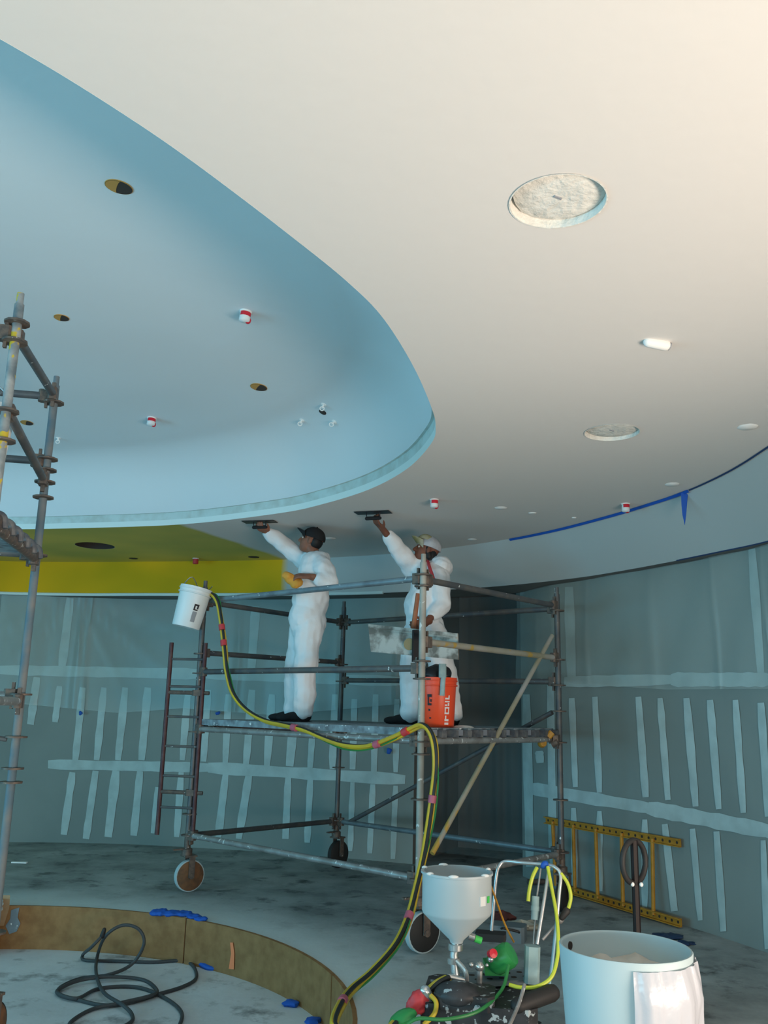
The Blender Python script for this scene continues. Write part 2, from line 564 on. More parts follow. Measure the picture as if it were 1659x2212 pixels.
# plywood fascia round the pit: separate panels
fascia = struct(bpy.data.objects.new('trim_1', None), 'curved brown plywood facing round the sunken pit')
COL.objects.link(fascia)
ORG[fascia] = V((0, 0, 0))
edges_deg = [158, 121, 99.5, 62, 20, -30, -90, -150, -202]
for i in range(len(edges_deg) - 1):
    a0, a1 = math.radians(edges_deg[i] - .15), math.radians(edges_deg[i + 1] + .15)
    mb = MB()
    r1, r0 = PITR + .012, PITR - .012 - .002 * (i % 2)
    n = 14
    vs = []
    for k in range(n + 1):
        a = a0 + (a1 - a0) * k / n
        for r, z in ((r0, PITZ - .0), (r0, .004), (r1, .004), (r1, PITZ)):
            vs.append(V((PITC[0] + r * math.cos(a), PITC[1] + r * math.sin(a), z)))
    fs = [(k * 4 + j, k * 4 + (j + 1) % 4, (k + 1) * 4 + (j + 1) % 4, (k + 1) * 4 + j) for k in range(n) for j in range(4)]
    fs += [(0, 1, 2, 3), tuple(n * 4 + j for j in (3, 2, 1, 0))]
    mb.add(vs, fs)
    mb.build('panel', M['ply'], fascia)


def on_fascia(px, py, r):
    d = ray(px, py)
    dx, dy = d.x, d.y
    cx, cy = -PITC[0], -PITC[1]
    a, b, c = dx * dx + dy * dy, 2 * (dx * cx + dy * cy), cx * cx + cy * cy - r * r
    t = (-b + math.sqrt(b * b - 4 * a * c)) / (2 * a)
    return V((0, 0, CAMZ)) + d * t


def patch_on_fascia(name, pxs, m, label=None):
    mb = MB()
    fr = [on_fascia(x, y, PITR - .022) for x, y in pxs]
    bk = [on_fascia(x, y, PITR - .012) for x, y in pxs]
    n = len(fr)
    mb.add(fr + bk, [tuple(range(n)), tuple(range(2 * n - 1, n - 1, -1))] + [(i, (i + 1) % n, n + (i + 1) % n, n + i) for i in range(n)])
    o = mb.build(name, m, fascia, smooth=False)
    if label:
        o['label'] = label
    return o


patch_on_fascia('paint_mark', [(497, 2036), (503, 2036), (506, 2060), (505, 2094), (494, 2093), (499, 2060)], M['orange_paint'], 'orange spray paint stripe')
patch_on_fascia('filler_smear', [(24, 1966), (42, 1960), (38, 1982), (44, 1995), (36, 2012), (20, 2018), (12, 2000), (22, 1985)], M['steel_blue'], 'blue grey smear')
patch_on_fascia('plywood_block', [(-60, 1932), (22, 1934), (20, 1962), (8, 2000), (-60, 2004)], M['ply_light'], 'paler plywood block')

# ceiling with the dome opening and the cut lamp holes
RIM = [(-330, -92), (-150, 1), (0, 84), (150, 172), (300, 268), (400, 337), (500, 411), (620, 503), (750, 608), (830, 690), (895, 795), (932, 880), (941, 920), (932, 957), (880, 1012), (800, 1056), (700, 1088), (600, 1109), (400, 1132), (200, 1140), (0, 1143)]   # measured edge of the opening
HOLE = [atz(x, y, ZS) for x, y in RIM]
HOLE = [(p.x, p.y) for p in HOLE] + [(-4.64, 8.25), (-5.46, 7.8), (-6.2, 6.9), (-6.55, 5.75), (-6.5, 4.4), (-6.0, 3.05), (-5.1, 1.95), (-4.0, 1.3), (-3.0, 1.05), (-2.2, 1.12), (-1.65, 1.36)]
HL = [(p.x, p.y) for p in spline([(x, y, 0) for x, y in HOLE], 8, True)]
outer = [(p.x, p.y) for p in plan(BAND_T, 6)] + [(3.3, 3.2), (3.3, -4), (-9.3, -4), (-9.3, 6.0)]
CUTS = []      # recessed holes in the flat ceiling: centre, radius


def cut(px, py, rad):
    p = atz(px, py, ZS)
    CUTS.append(((p.x, p.y), rad))
    return p


p_big = cut(1205, 436, .152)
p_mid = cut(1322, 934, .155)
p_grn = cut(205, 1179, .20)
ceiling = struct(flat_with_hole(outer, [HL] + [circ(c, r, 40) for c, r in CUTS], ZS).build('ceiling', M['ceil'], smooth=False), 'white plastered ceiling round the blue dome')

# dome: lip, then cove rising to a nearly flat top
HLv = [V((x, y, 0)) for x, y in HL]
NH = len(HLv)
area2 = sum(HLv[i].x * HLv[(i + 1) % NH].y - HLv[(i + 1) % NH].x * HLv[i].y for i in range(NH))
sgn = 1 if area2 > 0 else -1
LIP = .115


def inset(d):
    """the opening outline moved inward by d"""
    out = []
    for i in range(NH):
        t = (HLv[(i + 3) % NH] - HLv[i - 3]).normalized()
        out.append(HLv[i] + V((-t.y, t.x, 0)) * (sgn * d))
    return out


cc = V((sum(p.x for p in HLv) / NH, sum(p.y for p in HLv) / NH, 0))
COVE_W, COVE_H = .52, .52
rows = []
for k in range(13):
    a = math.pi / 2 * k / 12
    rows.append([V((p.x, p.y, ZS + LIP + COVE_H * math.sin(a) ** 1.0)) for p in inset(.025 + COVE_W * (1 - math.cos(a)))])
last = rows[-1]
for t in (.04, .10, .18, .3, .45, .6, .8):
    rows.append([V((p.x, p.y, 0)).lerp(cc, t) + V((0, 0, ZS + LIP + COVE_H + .16 * (1 - (1 - t) ** 2))) for p in last])
mb = MB()
vs = [p for r in rows for p in r]
fs = [(j * NH + i, j * NH + (i + 1) % NH, (j + 1) * NH + (i + 1) % NH, (j + 1) * NH + i) for j in range(len(rows) - 1) for i in range(NH)]
vs.append(cc + V((0, 0, ZS + LIP + COVE_H + .16)))
fs += [((len(rows) - 1) * NH + i, (len(rows) - 1) * NH + (i + 1) % NH, len(vs) - 1) for i in range(NH)]
mb.add(vs, fs)
dome = mb.build('dome', M['dome'], ceiling)
dome['label'] = 'blue recessed dome in the ceiling'
mb = MB()
lv = [V((p.x, p.y, ZS - .0005)) for p in HLv] + [V((p.x, p.y, ZS + .05)) for p in inset(.004)] + [V((p.x, p.y, ZS + LIP)) for p in inset(.006)] + [V((p.x, p.y, ZS + LIP)) for p in inset(.025)]
mb.add(lv, [(j * NH + i, j * NH + (i + 1) % NH, (j + 1) * NH + (i + 1) % NH, (j + 1) * NH + i) for j in range(3) for i in range(NH)])
mb.m = [0] * NH + [1] * NH * 2
lip = mb.build('dome_lip', [M['bead'], M['lip']], ceiling)
lip['label'] = 'pale upright lip round the dome opening'

# frieze band between ceiling and wall, with its pale lower bead
bt, bb = plan(BAND_T, 8), plan(BAND_B, 8)
n = len(bt)
mb = MB()
mb.add([V((p.x, p.y, ZS)) for p in bt] + [V((p.x, p.y, ZB)) for p in bb], [(i, i + 1, n + i + 1, n + i) for i in range(n - 1)])
e_ = [(bt[-1].x, ZS), (bb[-1].x, ZB), (3.0, ZB), (3.0, ZS)]
mb.add([V((x, 3.2, z)) for x, z in e_], [(0, 1, 2, 3)])
frieze = struct(mb.build('trim_2', M['frieze']), 'curved frieze band between ceiling and drywall, yellow green at the left')
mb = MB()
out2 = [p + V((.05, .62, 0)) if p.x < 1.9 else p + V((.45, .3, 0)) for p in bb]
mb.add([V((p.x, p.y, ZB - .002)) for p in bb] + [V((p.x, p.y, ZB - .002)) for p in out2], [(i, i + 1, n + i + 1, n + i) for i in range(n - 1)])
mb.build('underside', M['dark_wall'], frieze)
mb = MB()
bl = bb[:n * 9 // 19]
mb.tube([V((p.x, p.y, ZB + .004)) for p in bl], .018, 8)
o = mb.build('lower_bead', M['bead'], frieze)

# rest of the room behind the camera: side and back walls with their windows
def wall_with_opening(name, a, b, w0, w1, z0, z1, top, m, thick):
    a, b = V(a), V(b)
    d = (b - a)
    L = d.length
    d.normalize()
    nr = V((-d.y, d.x, 0)) * thick
    mb = MB()

    def slab(s0, s1, za, zb):
        q = [a + d * s0, a + d * s1, a + d * s1 + nr, a + d * s0 + nr]
        vs = [V((p.x, p.y, za)) for p in q] + [V((p.x, p.y, zb)) for p in q]
        mb.add(vs, [(0, 1, 2, 3), (7, 6, 5, 4), (0, 4, 5, 1), (1, 5, 6, 2), (2, 6, 7, 3), (3, 7, 4, 0)])
    slab(0, w0, 0, top)
    slab(w1, L, 0, top)
    slab(w0, w1, 0, z0)
    slab(w0, w1, z1, top)
    wall = struct(mb.build(name, m, smooth=False))
    return wall, a + d * w0, a + d * w1, nr


def window(num, p0, p1, nr, z0, z1, panes):
    root = struct(bpy.data.objects.new('window_%d' % num, None))
    COL.objects.link(root)
    ORG[root] = V((0, 0, 0))
    mid = nr * .5
    mb = MB()
    for k in range(panes + 1):
        p = p0.lerp(p1, k / panes) + mid
        mb.box((p.x, p.y, (z0 + z1) / 2), .05, .05, z1 - z0)
    d = (p1 - p0)
    rot = Matrix.Rotation(math.atan2(d.y, d.x), 3, 'Z')
    for z in (z0 + .025, z1 - .025):
        p = (p0 + p1) / 2 + mid
        mb.box((p.x, p.y, z), d.length, .05, .05, rot)
    mb.build('window_frame', M['frame'], root, smooth=False)
    for k in range(panes):
        p = p0.lerp(p1, (k + .5) / panes) + mid
        MB().box((p.x, p.y, (z0 + z1) / 2), d.length / panes - .05, .008, z1 - z0 - .1, rot).build('pane', M['glass'], root, smooth=False)


wl, p0, p1, nr = wall_with_opening('wall_left', (-8.6, 6.2, 0), (-8.6, -3.4, 0), 1.2, 8.0, .15, 2.6, ZS + .6, M['drywall'], -.15)
window(1, p0, p1, nr, .15, 2.6, 5)
wb, p0, p1, nr = wall_with_opening('wall_behind', (-8.6, -3.4, 0), (3.0, -3.4, 0), 3.5, 11.0, .25, 2.4, ZS + .6, M['drywall'], -.15)
window(2, p0, p1, nr, .25, 2.4, 5)
wr, p0, p1, nr = wall_with_opening('wall_right_near', (3.0, -3.4, 0), (3.0, 3.2, 0), .5, 6.3, .1, 1.75, ZS + .02, M['drywall'], -.15)
window(3, p0, p1, nr, .1, 1.75, 4)


# ------------------------------------------------------------------ joint strips on the drywall
def wall_hit(px, py, off=0.0):
    d = ray(px, py)
    best = None
    for line in (WL, WR):
        for i in range(len(line) - 1):
            a, b = line[i], line[i + 1]
            e = b - a
            den = d.x * e.y - d.y * e.x
            if abs(den) < 1e-9:
                continue
            t = (a.x * e.y - a.y * e.x) / den
            s = (a.x * d.y - a.y * d.x) / den
            if t > 0 and -1e-3 <= s <= 1.001 and (best is None or t < best[0]):
                best = (t, e)
    if best is None:
        return None
    t, e = best
    p = V((0, 0, CAMZ)) + d * t
    nrm = V((-e.y, e.x, 0)).normalized()
    if nrm.dot(p) > 0:
        nrm = -nrm
    return p + nrm * off


def strip(parent, p, q, wd, seg=6, name='joint_strip', m=None):
    """a thin, slightly ragged trowelled strip of compound following the wall"""
    vs = []
    random.seed(int(p[0] * 7 + p[1] * 3))
    dx, dy = q[0] - p[0], q[1] - p[1]
    L = math.hypot(dx, dy)
    nx, ny = -dy / L * wd / 2, dx / L * wd / 2
    rows = []
    for i in range(seg + 1):
        t = i / seg
        x, y = p[0] + dx * t, p[1] + dy * t
        j = 1 + random.uniform(-.12, .12)
        if i in (0, seg):
            j *= .8
        row = [wall_hit(x + nx * j, y + ny * j, .006), wall_hit(x, y, .009), wall_hit(x - nx * j, y - ny * j, .006)]
        if None in row:
            continue
        rows.append(row)
    mb = MB()
    for r in rows:
        vs += r
    mb.add(vs, [(i * 3 + k, i * 3 + k + 1, (i + 1) * 3 + k + 1, (i + 1) * 3 + k) for i in range(len(rows) - 1) for k in range(2)])
    return mb.build(name, m or M['mud'], parent)


ST = [  # left wall: vertical strips, then bands
    ((80, 1463), (66, 1565), 17), ((129, 1482), (119, 1560), 14), ((179, 1485), (163, 1642), 15), ((225, 1485), (209, 1642), 16), ((271, 1485), (255, 1642), 16),
    ((320, 1485), (306, 1642), 17), ((406, 1500), (394, 1642), 15), ((450, 1490), (440, 1645), 15), ((494, 1500), (487, 1648), 15), ((545, 1490), (532, 1650), 17),
    ((588, 1500), (577, 1655), 16), ((640, 1500), (626, 1655), 21), ((677, 1560), (670, 1660), 13), ((724, 1500), (718, 1662), 15), ((766, 1510), (762, 1662), 14), ((812, 1500), (808, 1668), 14), ((858, 1510), (855, 1668), 13),
    ((157, 1668), (138, 1803), 16), ((207, 1665), (186, 1812), 16), ((251, 1665), (234, 1808), 20), ((303, 1666), (289, 1805), 17), ((340, 1700), (330, 1800), 10), ((392, 1668), (382, 1808), 15),
    ((488, 1672), (472, 1808), 17), ((538, 1675), (516, 1812), 17), ((623, 1680), (617, 1812), 16), ((671, 1682), (664, 1820), 14), ((762, 1690), (757, 1838), 12), ((806, 1694), (799, 1843), 13), ((855, 1697), (849, 1855), 13),
    ((152, 1292), (134, 1440), 20), ((553, 1310), (543, 1450), 19),
    ((-10, 1447), (435, 1456), 23), ((435, 1456), (868, 1472), 22), ((104, 1651), (450, 1658), 22), ((450, 1658), (876, 1684), 25)]
for p, q, wd in ST:
    strip(wall_back, p, q, wd, 6 if abs(q[0] - p[0]) < 60 else 14)
ST = [((1236, 1508), (1244, 1700), 14), ((1286, 1505), (1296, 1712), 14), ((1380, 1505), (1396, 1722), 16), ((1427, 1508), (1444, 1728), 15), ((1484, 1508), (1504, 1742), 17), ((1535, 1512), (1554, 1748), 16), ((1590, 1512), (1607, 1756), 15), ((1645, 1518), (1661, 1764), 17),
      ((1138, 1500), (1146, 1872), 20), ((1190, 1480), (1196, 1880), 17), ((1166, 1622), (1168, 1648), 18), ((1240, 1745), (1243, 1915), 14), ((1296, 1752), (1297, 1925), 13), ((1394, 1770), (1394, 1960), 15), ((1437, 1780), (1458, 1968), 17), ((1497, 1790), (1514, 1988), 14), ((1549, 1796), (1564, 2012), 15), ((1650, 1815), (1659, 2050), 14),
      ((1230, 1268), (1236, 1480), 21), ((1625, 1180), (1645, 1452), 19), ((1143, 1702), (1400, 1745), 27), ((1400, 1745), (1665, 1796), 33), ((1660, 1795), (1900, 1845), 34), ((1660, 1468), (1900, 1460), 31), ((1705, 1518), (1724, 1774), 17), ((1770, 1520), (1792, 1786), 17), ((1840, 1522), (1866, 1800), 18), ((1712, 1830), (1730, 2080), 15), ((1780, 1845), (1800, 2110), 16), ((1220, 1473), (1450, 1468), 24), ((1450, 1468), (1664, 1468), 30)]
for p, q, wd in ST:
    strip(wall_right, p, q, wd, 6 if abs(q[0] - p[0]) < 60 else 14)


# ------------------------------------------------------------------ plastic sheeting
def sheeting(name, bottom_px, top_z, x_span, label, amp=.018, seed=1, n=150, rows=9, off=.06, star=None):
    """clear film hung from the frieze, with upright folds"""
    rng = random.Random(seed)
    ph = [rng.uniform(0, 6.28) for _ in range(6)]
    cols = []
    for i in range(n + 1):
        t = i / n
        px = x_span[0] + (x_span[1] - x_span[0]) * t
        by = np.interp(px, [q[0] for q in bottom_px], [q[1] for q in bottom_px])
        b = wall_hit(px, by, off)
        if b is None:
            continue
        nrm = -V((b.x, b.y, 0)).normalized()
        fold = (math.sin(t * 9 + ph[0]) + .5 * math.sin(t * 31 + ph[1]) * math.sin(t * 7 + ph[3])) * amp
        fold += amp * .28 * (math.sin(t * 71 + ph[2]) + math.sin(t * 113 + ph[3]) * math.sin(t * 13)) * (.5 + .5 * math.sin(t * 11 + ph[5]))
        fold += amp * 2.0 * (max(0, math.sin(t * 19 + ph[2] + 2 * math.sin(t * 5))) ** 30 + max(0, math.sin(t * 33 + ph[4] + 3 * math.sin(t * 8))) ** 40)
        col = []
        for j in range(rows):
            s = j / (rows - 1)
            z = top_z + (b.z - top_z) * s
            cr = 0.0
            if star:
                dxs, dzs = px - star[0], s * 250
                an = math.atan2(dxs, dzs + 8)
                cr = .022 * max(0, math.sin(an * 16)) ** 6 * max(0, 1 - math.hypot(dxs, dzs) / 330)
            col.append(V((b.x, b.y, z)) + nrm * (fold * (.35 + .65 * s) + cr) + V((.01 * math.sin(s * 5 + t * 40), 0, 0)))
        cols.append(col)
    mb = MB()
    vs = [p for c in cols for p in c]
    mb.add(vs, [(i * rows + j, (i + 1) * rows + j, (i + 1) * rows + j + 1, i * rows + j + 1) for i in range(len(cols) - 1) for j in range(rows - 1)])
    return tag(mb.build(name, M['sheet']), label, 'plastic sheet')


sheeting('plastic_sheet', [(-20, 1515), (100, 1525), (260, 1540), (400, 1530), (600, 1545), (880, 1520)], ZB - .01, (-20, 878), 'clear plastic sheet hanging in folds over the left drywall wall', seed=3, n=300, rows=16, star=(150, 1290))
sheeting('plastic_sheet', [(1130, 1470), (1300, 1480), (1450, 1490), (1900, 1486)], ZB - .01, (1128, 1900), 'clear plastic sheet hanging over the top of the right drywall wall', seed=5, amp=.012, n=200)
mb = MB()
rng = random.Random(4)
vs, nn, rr_ = [], 60, 7
for i in range(nn + 1):
    t = i / nn
    p = V((.42, 9.62, 0)).lerp(V((1.44, 9.13, 0)), t)
    fold = (math.sin(t * 31) + math.sin(t * 53 + 1)) * .012
    for j in range(rr_):
        z = 2.72 + (.12 - 2.72) * j / (rr_ - 1)
        vs.append(p + V((.4 * fold, .9 * fold, z)))
mb.add(vs, [(i * rr_ + j, (i + 1) * rr_ + j, (i + 1) * rr_ + j + 1, i * rr_ + j + 1) for i in range(nn) for j in range(rr_ - 1)])
M['sheet_dim'] = mat('thin_clear_film', (.20, .28, .28), .4, spec=.3, trans=.86)
tag(mb.build('plastic_sheet', M['sheet_dim']), 'clear plastic sheet hanging across the dark opening', 'plastic sheet')

# ------------------------------------------------------------------ rolling scaffold in the middle
SA = {}
Cc = V((.288, 6.147, 0))
SU, SV = V((-math.cos(.745), math.sin(.745), 0)), V((math.sin(.745), math.cos(.745), 0))
SA['C'] = Cc
SA['A'] = Cc + SU * 2.556
SA['D'] = Cc + SV * 1.768
SA['B'] = SA['A'] + SV * 1.768
scaf = thing('rolling_scaffold', Cc + SU * 1.28 + SV * .88, 'rolling tube scaffold on casters carrying both workers in the middle of the room', 'scaffold')


def collar(mb, p, z):
    mb.lathe((p.x, p.y, z), [(.026, -.006), (.062, -.005), (.062, .005), (.026, .006)], 10)


def caster(root, p, stem_top, ax, wheel_m, base=0.0, tread_m=None):
    mb = MB()
    ax = V(ax).normalized()
    side = V((-ax.y, ax.x, 0))
    off = side * .035
    c = V((p.x, p.y, base + .127)) + off
    mb.lathe(c - ax * .028, [(.02, -.005), (.112, -.001), (.118, .003), (.118, .053), (.112, .057), (.02, .061)], 26, ax)
    wh = mb.build('caster_wheel', wheel_m, root)
    MB().lathe(c - ax * .027, [(.117, .004), (.1265, .007), (.127, .014), (.127, .042), (.1265, .049), (.117, .052)], 30, ax, caps=False).build('tyre', tread_m or M['rubber'], wh)
    mb = MB()
    rot = Matrix.Rotation(math.atan2(ax.y, ax.x), 3, 'Z')
    for s in (-1, 1):
        mb.box(c + ax * (.048 * s) + V((0, 0, .072)), .008, .05, .17, rot, .0)
        mb.lathe(c + ax * (.052 * s), [(.0, -.01), (.022, -.008), (.022, .008), (.0, .01)], 10, ax)
    mb.box(V((p.x, p.y, base + .285)) + off * .6, .11, .11, .014, rot)
    mb.lathe((p.x, p.y, base + .29), [(.045, 0), (.045, .05), (.028, .06), (.028, stem_top - base - .29)], 14)
    mb.box(V((p.x, p.y, base + .34)) + side * -.07, .03, .11, .012, rot)
    mb.build('caster_fork', M['clamp'], root)


def post(root, p, z0, z1, m, rings):
    mb = MB()
    mb.tube([(p.x, p.y, z0), (p.x, p.y, z1)], .024, 14)
    mb.lathe((p.x, p.y, z1), [(.018, 0), (.018, .06), (.0, .062)], 10)
    po = mb.build('post', m, root)
    for z in rings:
        m2 = MB()
        collar(m2, p, z)
        m2.build('collar', M['clamp'], po)
    return po


post(scaf, SA['A'], .36, 2.56, M['steel_dark'], (.45, .62, 1.30, 1.80, 1.97, 2.42))
post(scaf, SA['B'], .36, 2.56, M['steel_dark'], (.45, .95, 1.30, 1.80, 1.97, 2.40))
post(scaf, SA['C'], .36, 2.55, M['steel_pale'], (.45, .95, 1.24, 1.32, 1.74, 1.86, 2.38, 2.46))
post(scaf, SA['D'], .36, 2.52, M['steel_dark'], (.45, .85, 1.30, 1.55, 1.76, 1.97, 2.38))
caster(scaf, SA['A'], .47, (.55, -.83, 0), M['rust'], tread_m=M['tread'])
caster(scaf, SA['B'], .47, (.75, -.66, 0), M['rubber'])
caster(scaf, SA['C'], .47, (.55, -.83, 0), M['rubber'], tread_m=M['tread'])
caster(scaf, SA['D'], .47, (.85, -.5, 0), M['rubber'])


def ledger(root, a, b, za, zb, m, name='ledger', r=.0235, heads=True):
    a, b = V((a.x, a.y, za)), V((b.x, b.y, zb))
    d = (b - a).normalized()
    mb = MB()
    mb.tube([a + d * .05, b - d * .05], r, 12)
    o = mb.build(name, m, root)
    if heads:
        rot = d.to_track_quat('X', 'Z').to_matrix()
        for p, s in ((a, 1), (b, -1)):
            m2 = MB()
            m2.box(p + d * (.055 * s), .075, .05, .075, rot, .012)
            m2.box(p + d * (.045 * s) + V((0, 0, .0)), .016, .022, .15, rot)
            m2.build('ledger_head', M['clamp'], o)
    return o


P = SA
ledger(scaf, P['A'], P['C'], 2.438, 2.438, M['steel_blue'], 'guard_rail')
ledger(scaf, P['A'], P['B'], 2.43, 2.40, M['steel_dark'], 'guard_rail')
ledger(scaf, P['C'], P['D'], 2.43, 2.42, M['steel_dark'], 'guard_rail')
ledger(scaf, P['B'], P['D'], 2.40, 2.40, M['steel_dark'], 'guard_rail')
ledger(scaf, P['A'], P['C'], 1.812, 1.812, M['steel_dark'], 'guard_rail')
ledger(scaf, P['B'], P['D'], 1.81, 1.79, M['steel_dark'], 'guard_rail')
ledger(scaf, P['A'], P['B'], 1.98, 1.99, M['steel_dark'], 'guard_rail')
ledger(scaf, P['C'], P['D'], 1.995, 1.985, M['brace'], 'guard_rail')
ledger(scaf, P['A'], P['C'], 1.325, 1.325, M['steel'])
ledger(scaf, P['B'], P['D'], 1.325, 1.325, M['steel_dark'])
ledger(scaf, P['A'], P['B'], 1.325, 1.325, M['steel_dark'])
ledger(scaf, P['C'], P['D'], 1.325, 1.325, M['steel'])
ledger(scaf, P['A'], P['C'], .452, .452, M['steel'])
ledger(scaf, P['A'], P['B'], .448, .44, M['steel_dark'])
ledger(scaf, P['B'], P['D'], .44, .448, M['steel_blue'])
ledger(scaf, P['C'], P['D'], .44, .44, M['steel'])
ledger(scaf, P['D'] - SV * .05 - SU * .05 * 0, P['C'] + SV * .1, 2.20, .56, M['brace'], 'diagonal_brace', .019, False)['label'] = 'tan and yellow diagonal brace on the right face'
ledger(scaf, P['B'] - SU * .14, P['D'] + SU * .02, .43, 1.56, M['steel_dark'], 'diagonal_brace', .021, False)

# deck: six steel planks side by side with hooks over the ledgers
for i in range(6):
    wd = 1.768 / 6
    c = Cc + SU * 1.278 + SV * (wd * (i + .5))
    rot = Matrix.Rotation(math.atan2(SU.y, SU.x), 3, 'Z')
    mb = MB()
    mb.box((c.x, c.y, 1.385), 2.45, wd - .012, .05, rot)
    o = mb.build('deck_plank', M['plank'], scaf, smooth=False)
    for e in (-1, 1):
        m3 = MB()
        for s in (-1, 1):
            q = c + SU * (1.262 * e) + SV * (s * wd * .27)
            MB().box((q.x, q.y, 1.372), .075, .055, .05, rot).build('hook', M['plank_end'], o, smooth=False)
        q = c + SU * (1.235 * e)
        m3.box((q.x, q.y, 1.378), .05, wd * .34, .04, rot)
        m3.build('end_block', M['plank_block'], o, smooth=False)

# couplers that hang below the deck at the right hand post
mb = MB()
for px, py, mm in ((1171, 1606, 0),):
    q = aty(px, py, 7.28)
    mb.lathe(q, [(.0, -.03), (.028, -.026), (.034, 0), (.028, .026), (.0, .03)], 12, (0.3, -1, .2))
q = aty(1188, 1587, 7.3)
mb.box(q, .05, .05, .05, Matrix.Rotation(.7, 3, 'Y'), .01)
mb.build('swivel_coupler', M['amber'], scaf)['label'] = 'amber swivel coupler'
mb = MB()
q = aty(1199, 1605, 7.32)
mb.lathe(q, [(.0, -.03), (.03, -.026), (.03, .026), (.0, .03)], 10, (1, -.5, .4))
mb.box(q + V((0, 0, .03)), .04, .04, .06)
mb.build('swivel_coupler', M['clamp'], scaf)
# the clip-on ladder beside the left hand post
lad = bpy.data.objects.new('access_ladder', None)
COL.objects.link(lad)
lad.parent = scaf
ORG[lad] = ORG[scaf]
lad['label'] = 'dark maroon clip on ladder'
yl = P['A'].y + .02
top, bot = aty(371, 1388, yl), aty(371, 1388, yl)
bot.z = aty(342, 1803, yl).z
top2 = aty(435, 1385, yl - .06)
l1 = V((top.x, yl, 0))
l2 = V((P['A'].x + .045, yl - .055, 0))
for q in (l1, l2):
    MB().tube([(q.x, q.y, bot.z), (q.x, q.y, top.z)], .019, 10).build('ladder_rail', M['maroon'], lad)
for py in (1424, 1483, 1548, 1612, 1676, 1744):
    z = aty(390, py, yl).z
    MB().tube([(l1.x, l1.y, z), (l2.x, l2.y, z)], .011, 8).build('rung', M['steel_dark'], lad)
for py in (1496, 1711):
    z = aty(390, py, yl).z
    mb = MB()
    mb.tube([(l1.x, l1.y, z), (l2.x + .06, l2.y, z)], .017, 8)
    mb.box((P['A'].x, P['A'].y, z), .09, .09, .05, None, .015)
    mb.build('ladder_bracket', M['clamp'], lad)

# ------------------------------------------------------------------ second tower at the left edge
T2 = aty(95, 1060, 5.15)
T2 = V((T2.x, T2.y, 0))
ZT = aty(122, 850, 5.15).z
T1p = atz(38, 690, ZT)
T1 = V((T1p.x, T1p.y, 0))
tw = thing('scaffold_tower', (T2.x, T2.y, PITZ), 'narrow tube scaffold tower cut off by the left edge, standing in the pit', 'scaffold')
M['post_y'] = mat('worn_yellow_blue_tube', (.14, .18, .20), .65, .1, col2=(.42, .43, .42), scale=7., speck=(.62, .45, .04), speck_scale=9, speck_thr=.56)
M['post_b'] = mat('blue_grey_worn_tube', (.11, .17, .21), .65, .1, col2=(.23, .23, .22), scale=5., speck=(.62, .52, .06), speck_scale=3.2, speck_thr=.64)
dT = V((T1.x - T2.x, T1.y - T2.y, 0)).normalized()
nT = V((dT.y, -dT.x, 0))
if nT.x > 0:
    nT = -nT
T3, T4 = T1 + nT * 2.1, T2 + nT * 2.1
zz = lambda py, px=110: aty(px, py, 5.15).z
post(tw, T1, PITZ + .34, ZT + .08, M['post_y'], (ZT - .02, ZT - .12, 2.9, 2.75, 2.3, 1.5, .8))
post(tw, T2, PITZ + .34, ZT + .05, M['post_b'], (zz(870), zz(992), zz(1016), zz(1042), zz(1075), zz(1200), zz(1500, 50), zz(1592, 40), zz(1660, 32), zz(1690, 30), .3))
post(tw, T3, PITZ + .34, ZT + .08, M['post_y'], (2.3, 1.5))
post(tw, T4, PITZ + .34, ZT + .05, M['post_b'], (2.3, 1.5))
for q, a in ((T1, (.9, -.4, 0)), (T2, (.97, -.25, 0)), (T3, (.9, -.4, 0)), (T4, (.9, -.4, 0))):
    caster(tw, q, PITZ + .5, a, M['rust'], PITZ)
ledger(tw, T1, T2, ZT - .08, ZT - .02, M['steel_dark'], 'guard_rail')
ledger(tw, T2, T4, zz(857), zz(857), M['steel_dark'], 'guard_rail')
ledger(tw, T1, T2, zz(1042) + .1, zz(1042), M['steel_dark'], 'guard_rail')
ledger(tw, T2, T4, zz(997), zz(997), M['steel_dark'], 'guard_rail')
ledger(tw, T1, T3, ZT - .08, ZT - .08, M['steel_dark'], 'guard_rail')
ledger(tw, T3, T4, ZT - .08, ZT - .02, M['steel_dark'], 'guard_rail')
ledger(tw, T1, T2, zz(1210), zz(1210), M['clamp'], 'ledger', .028)
ledger(tw, T2, T4, zz(1198) - .0, zz(1198), M['steel_dark'])
ledger(tw, T3, T4, zz(1210), zz(1210), M['clamp'])
ledger(tw, T2, T4, zz(1503, 48), zz(1503, 48), M['steel'])
ledger(tw, T1, T3, zz(1503, 48), zz(1503, 48), M['steel'])
ledger(tw, T1, T2, zz(1515, 48), zz(1515, 48), M['steel'])
ledger(tw, T2, T4, zz(1600, 40), zz(1600, 40) + .25, M['steel_dark'], 'diagonal_brace', .014, False)
for i in range(3):
    wd = .36
    L = (T1 - T2).length
    wd = L / 3
    c = T2 + dT * (wd * (i + .5)) + nT * 1.05
    rot = Matrix.Rotation(math.atan2(nT.y, nT.x), 3, 'Z')
    z = zz(1210) + .055
    mb = MB()
    mb.box((c.x, c.y, z), 2.05, wd - .015, .045, rot)
    o = mb.build('deck_plank', M['plank'], tw, smooth=False)
    for s in (-1, 1):
        m2 = MB()
        q = c - nT * 1.03 + dT * (s * wd * .26)
        m2.tube(spline([q + V((0, 0, z)) + nT * .05, q + V((0, 0, z + .012)) - nT * .0, q + V((0, 0, z - .005)) - nT * .045, q + V((0, 0, z - .06)) - nT * .055], 4), .019, 8)
        m2.build('hook', M['plank_end'], o)


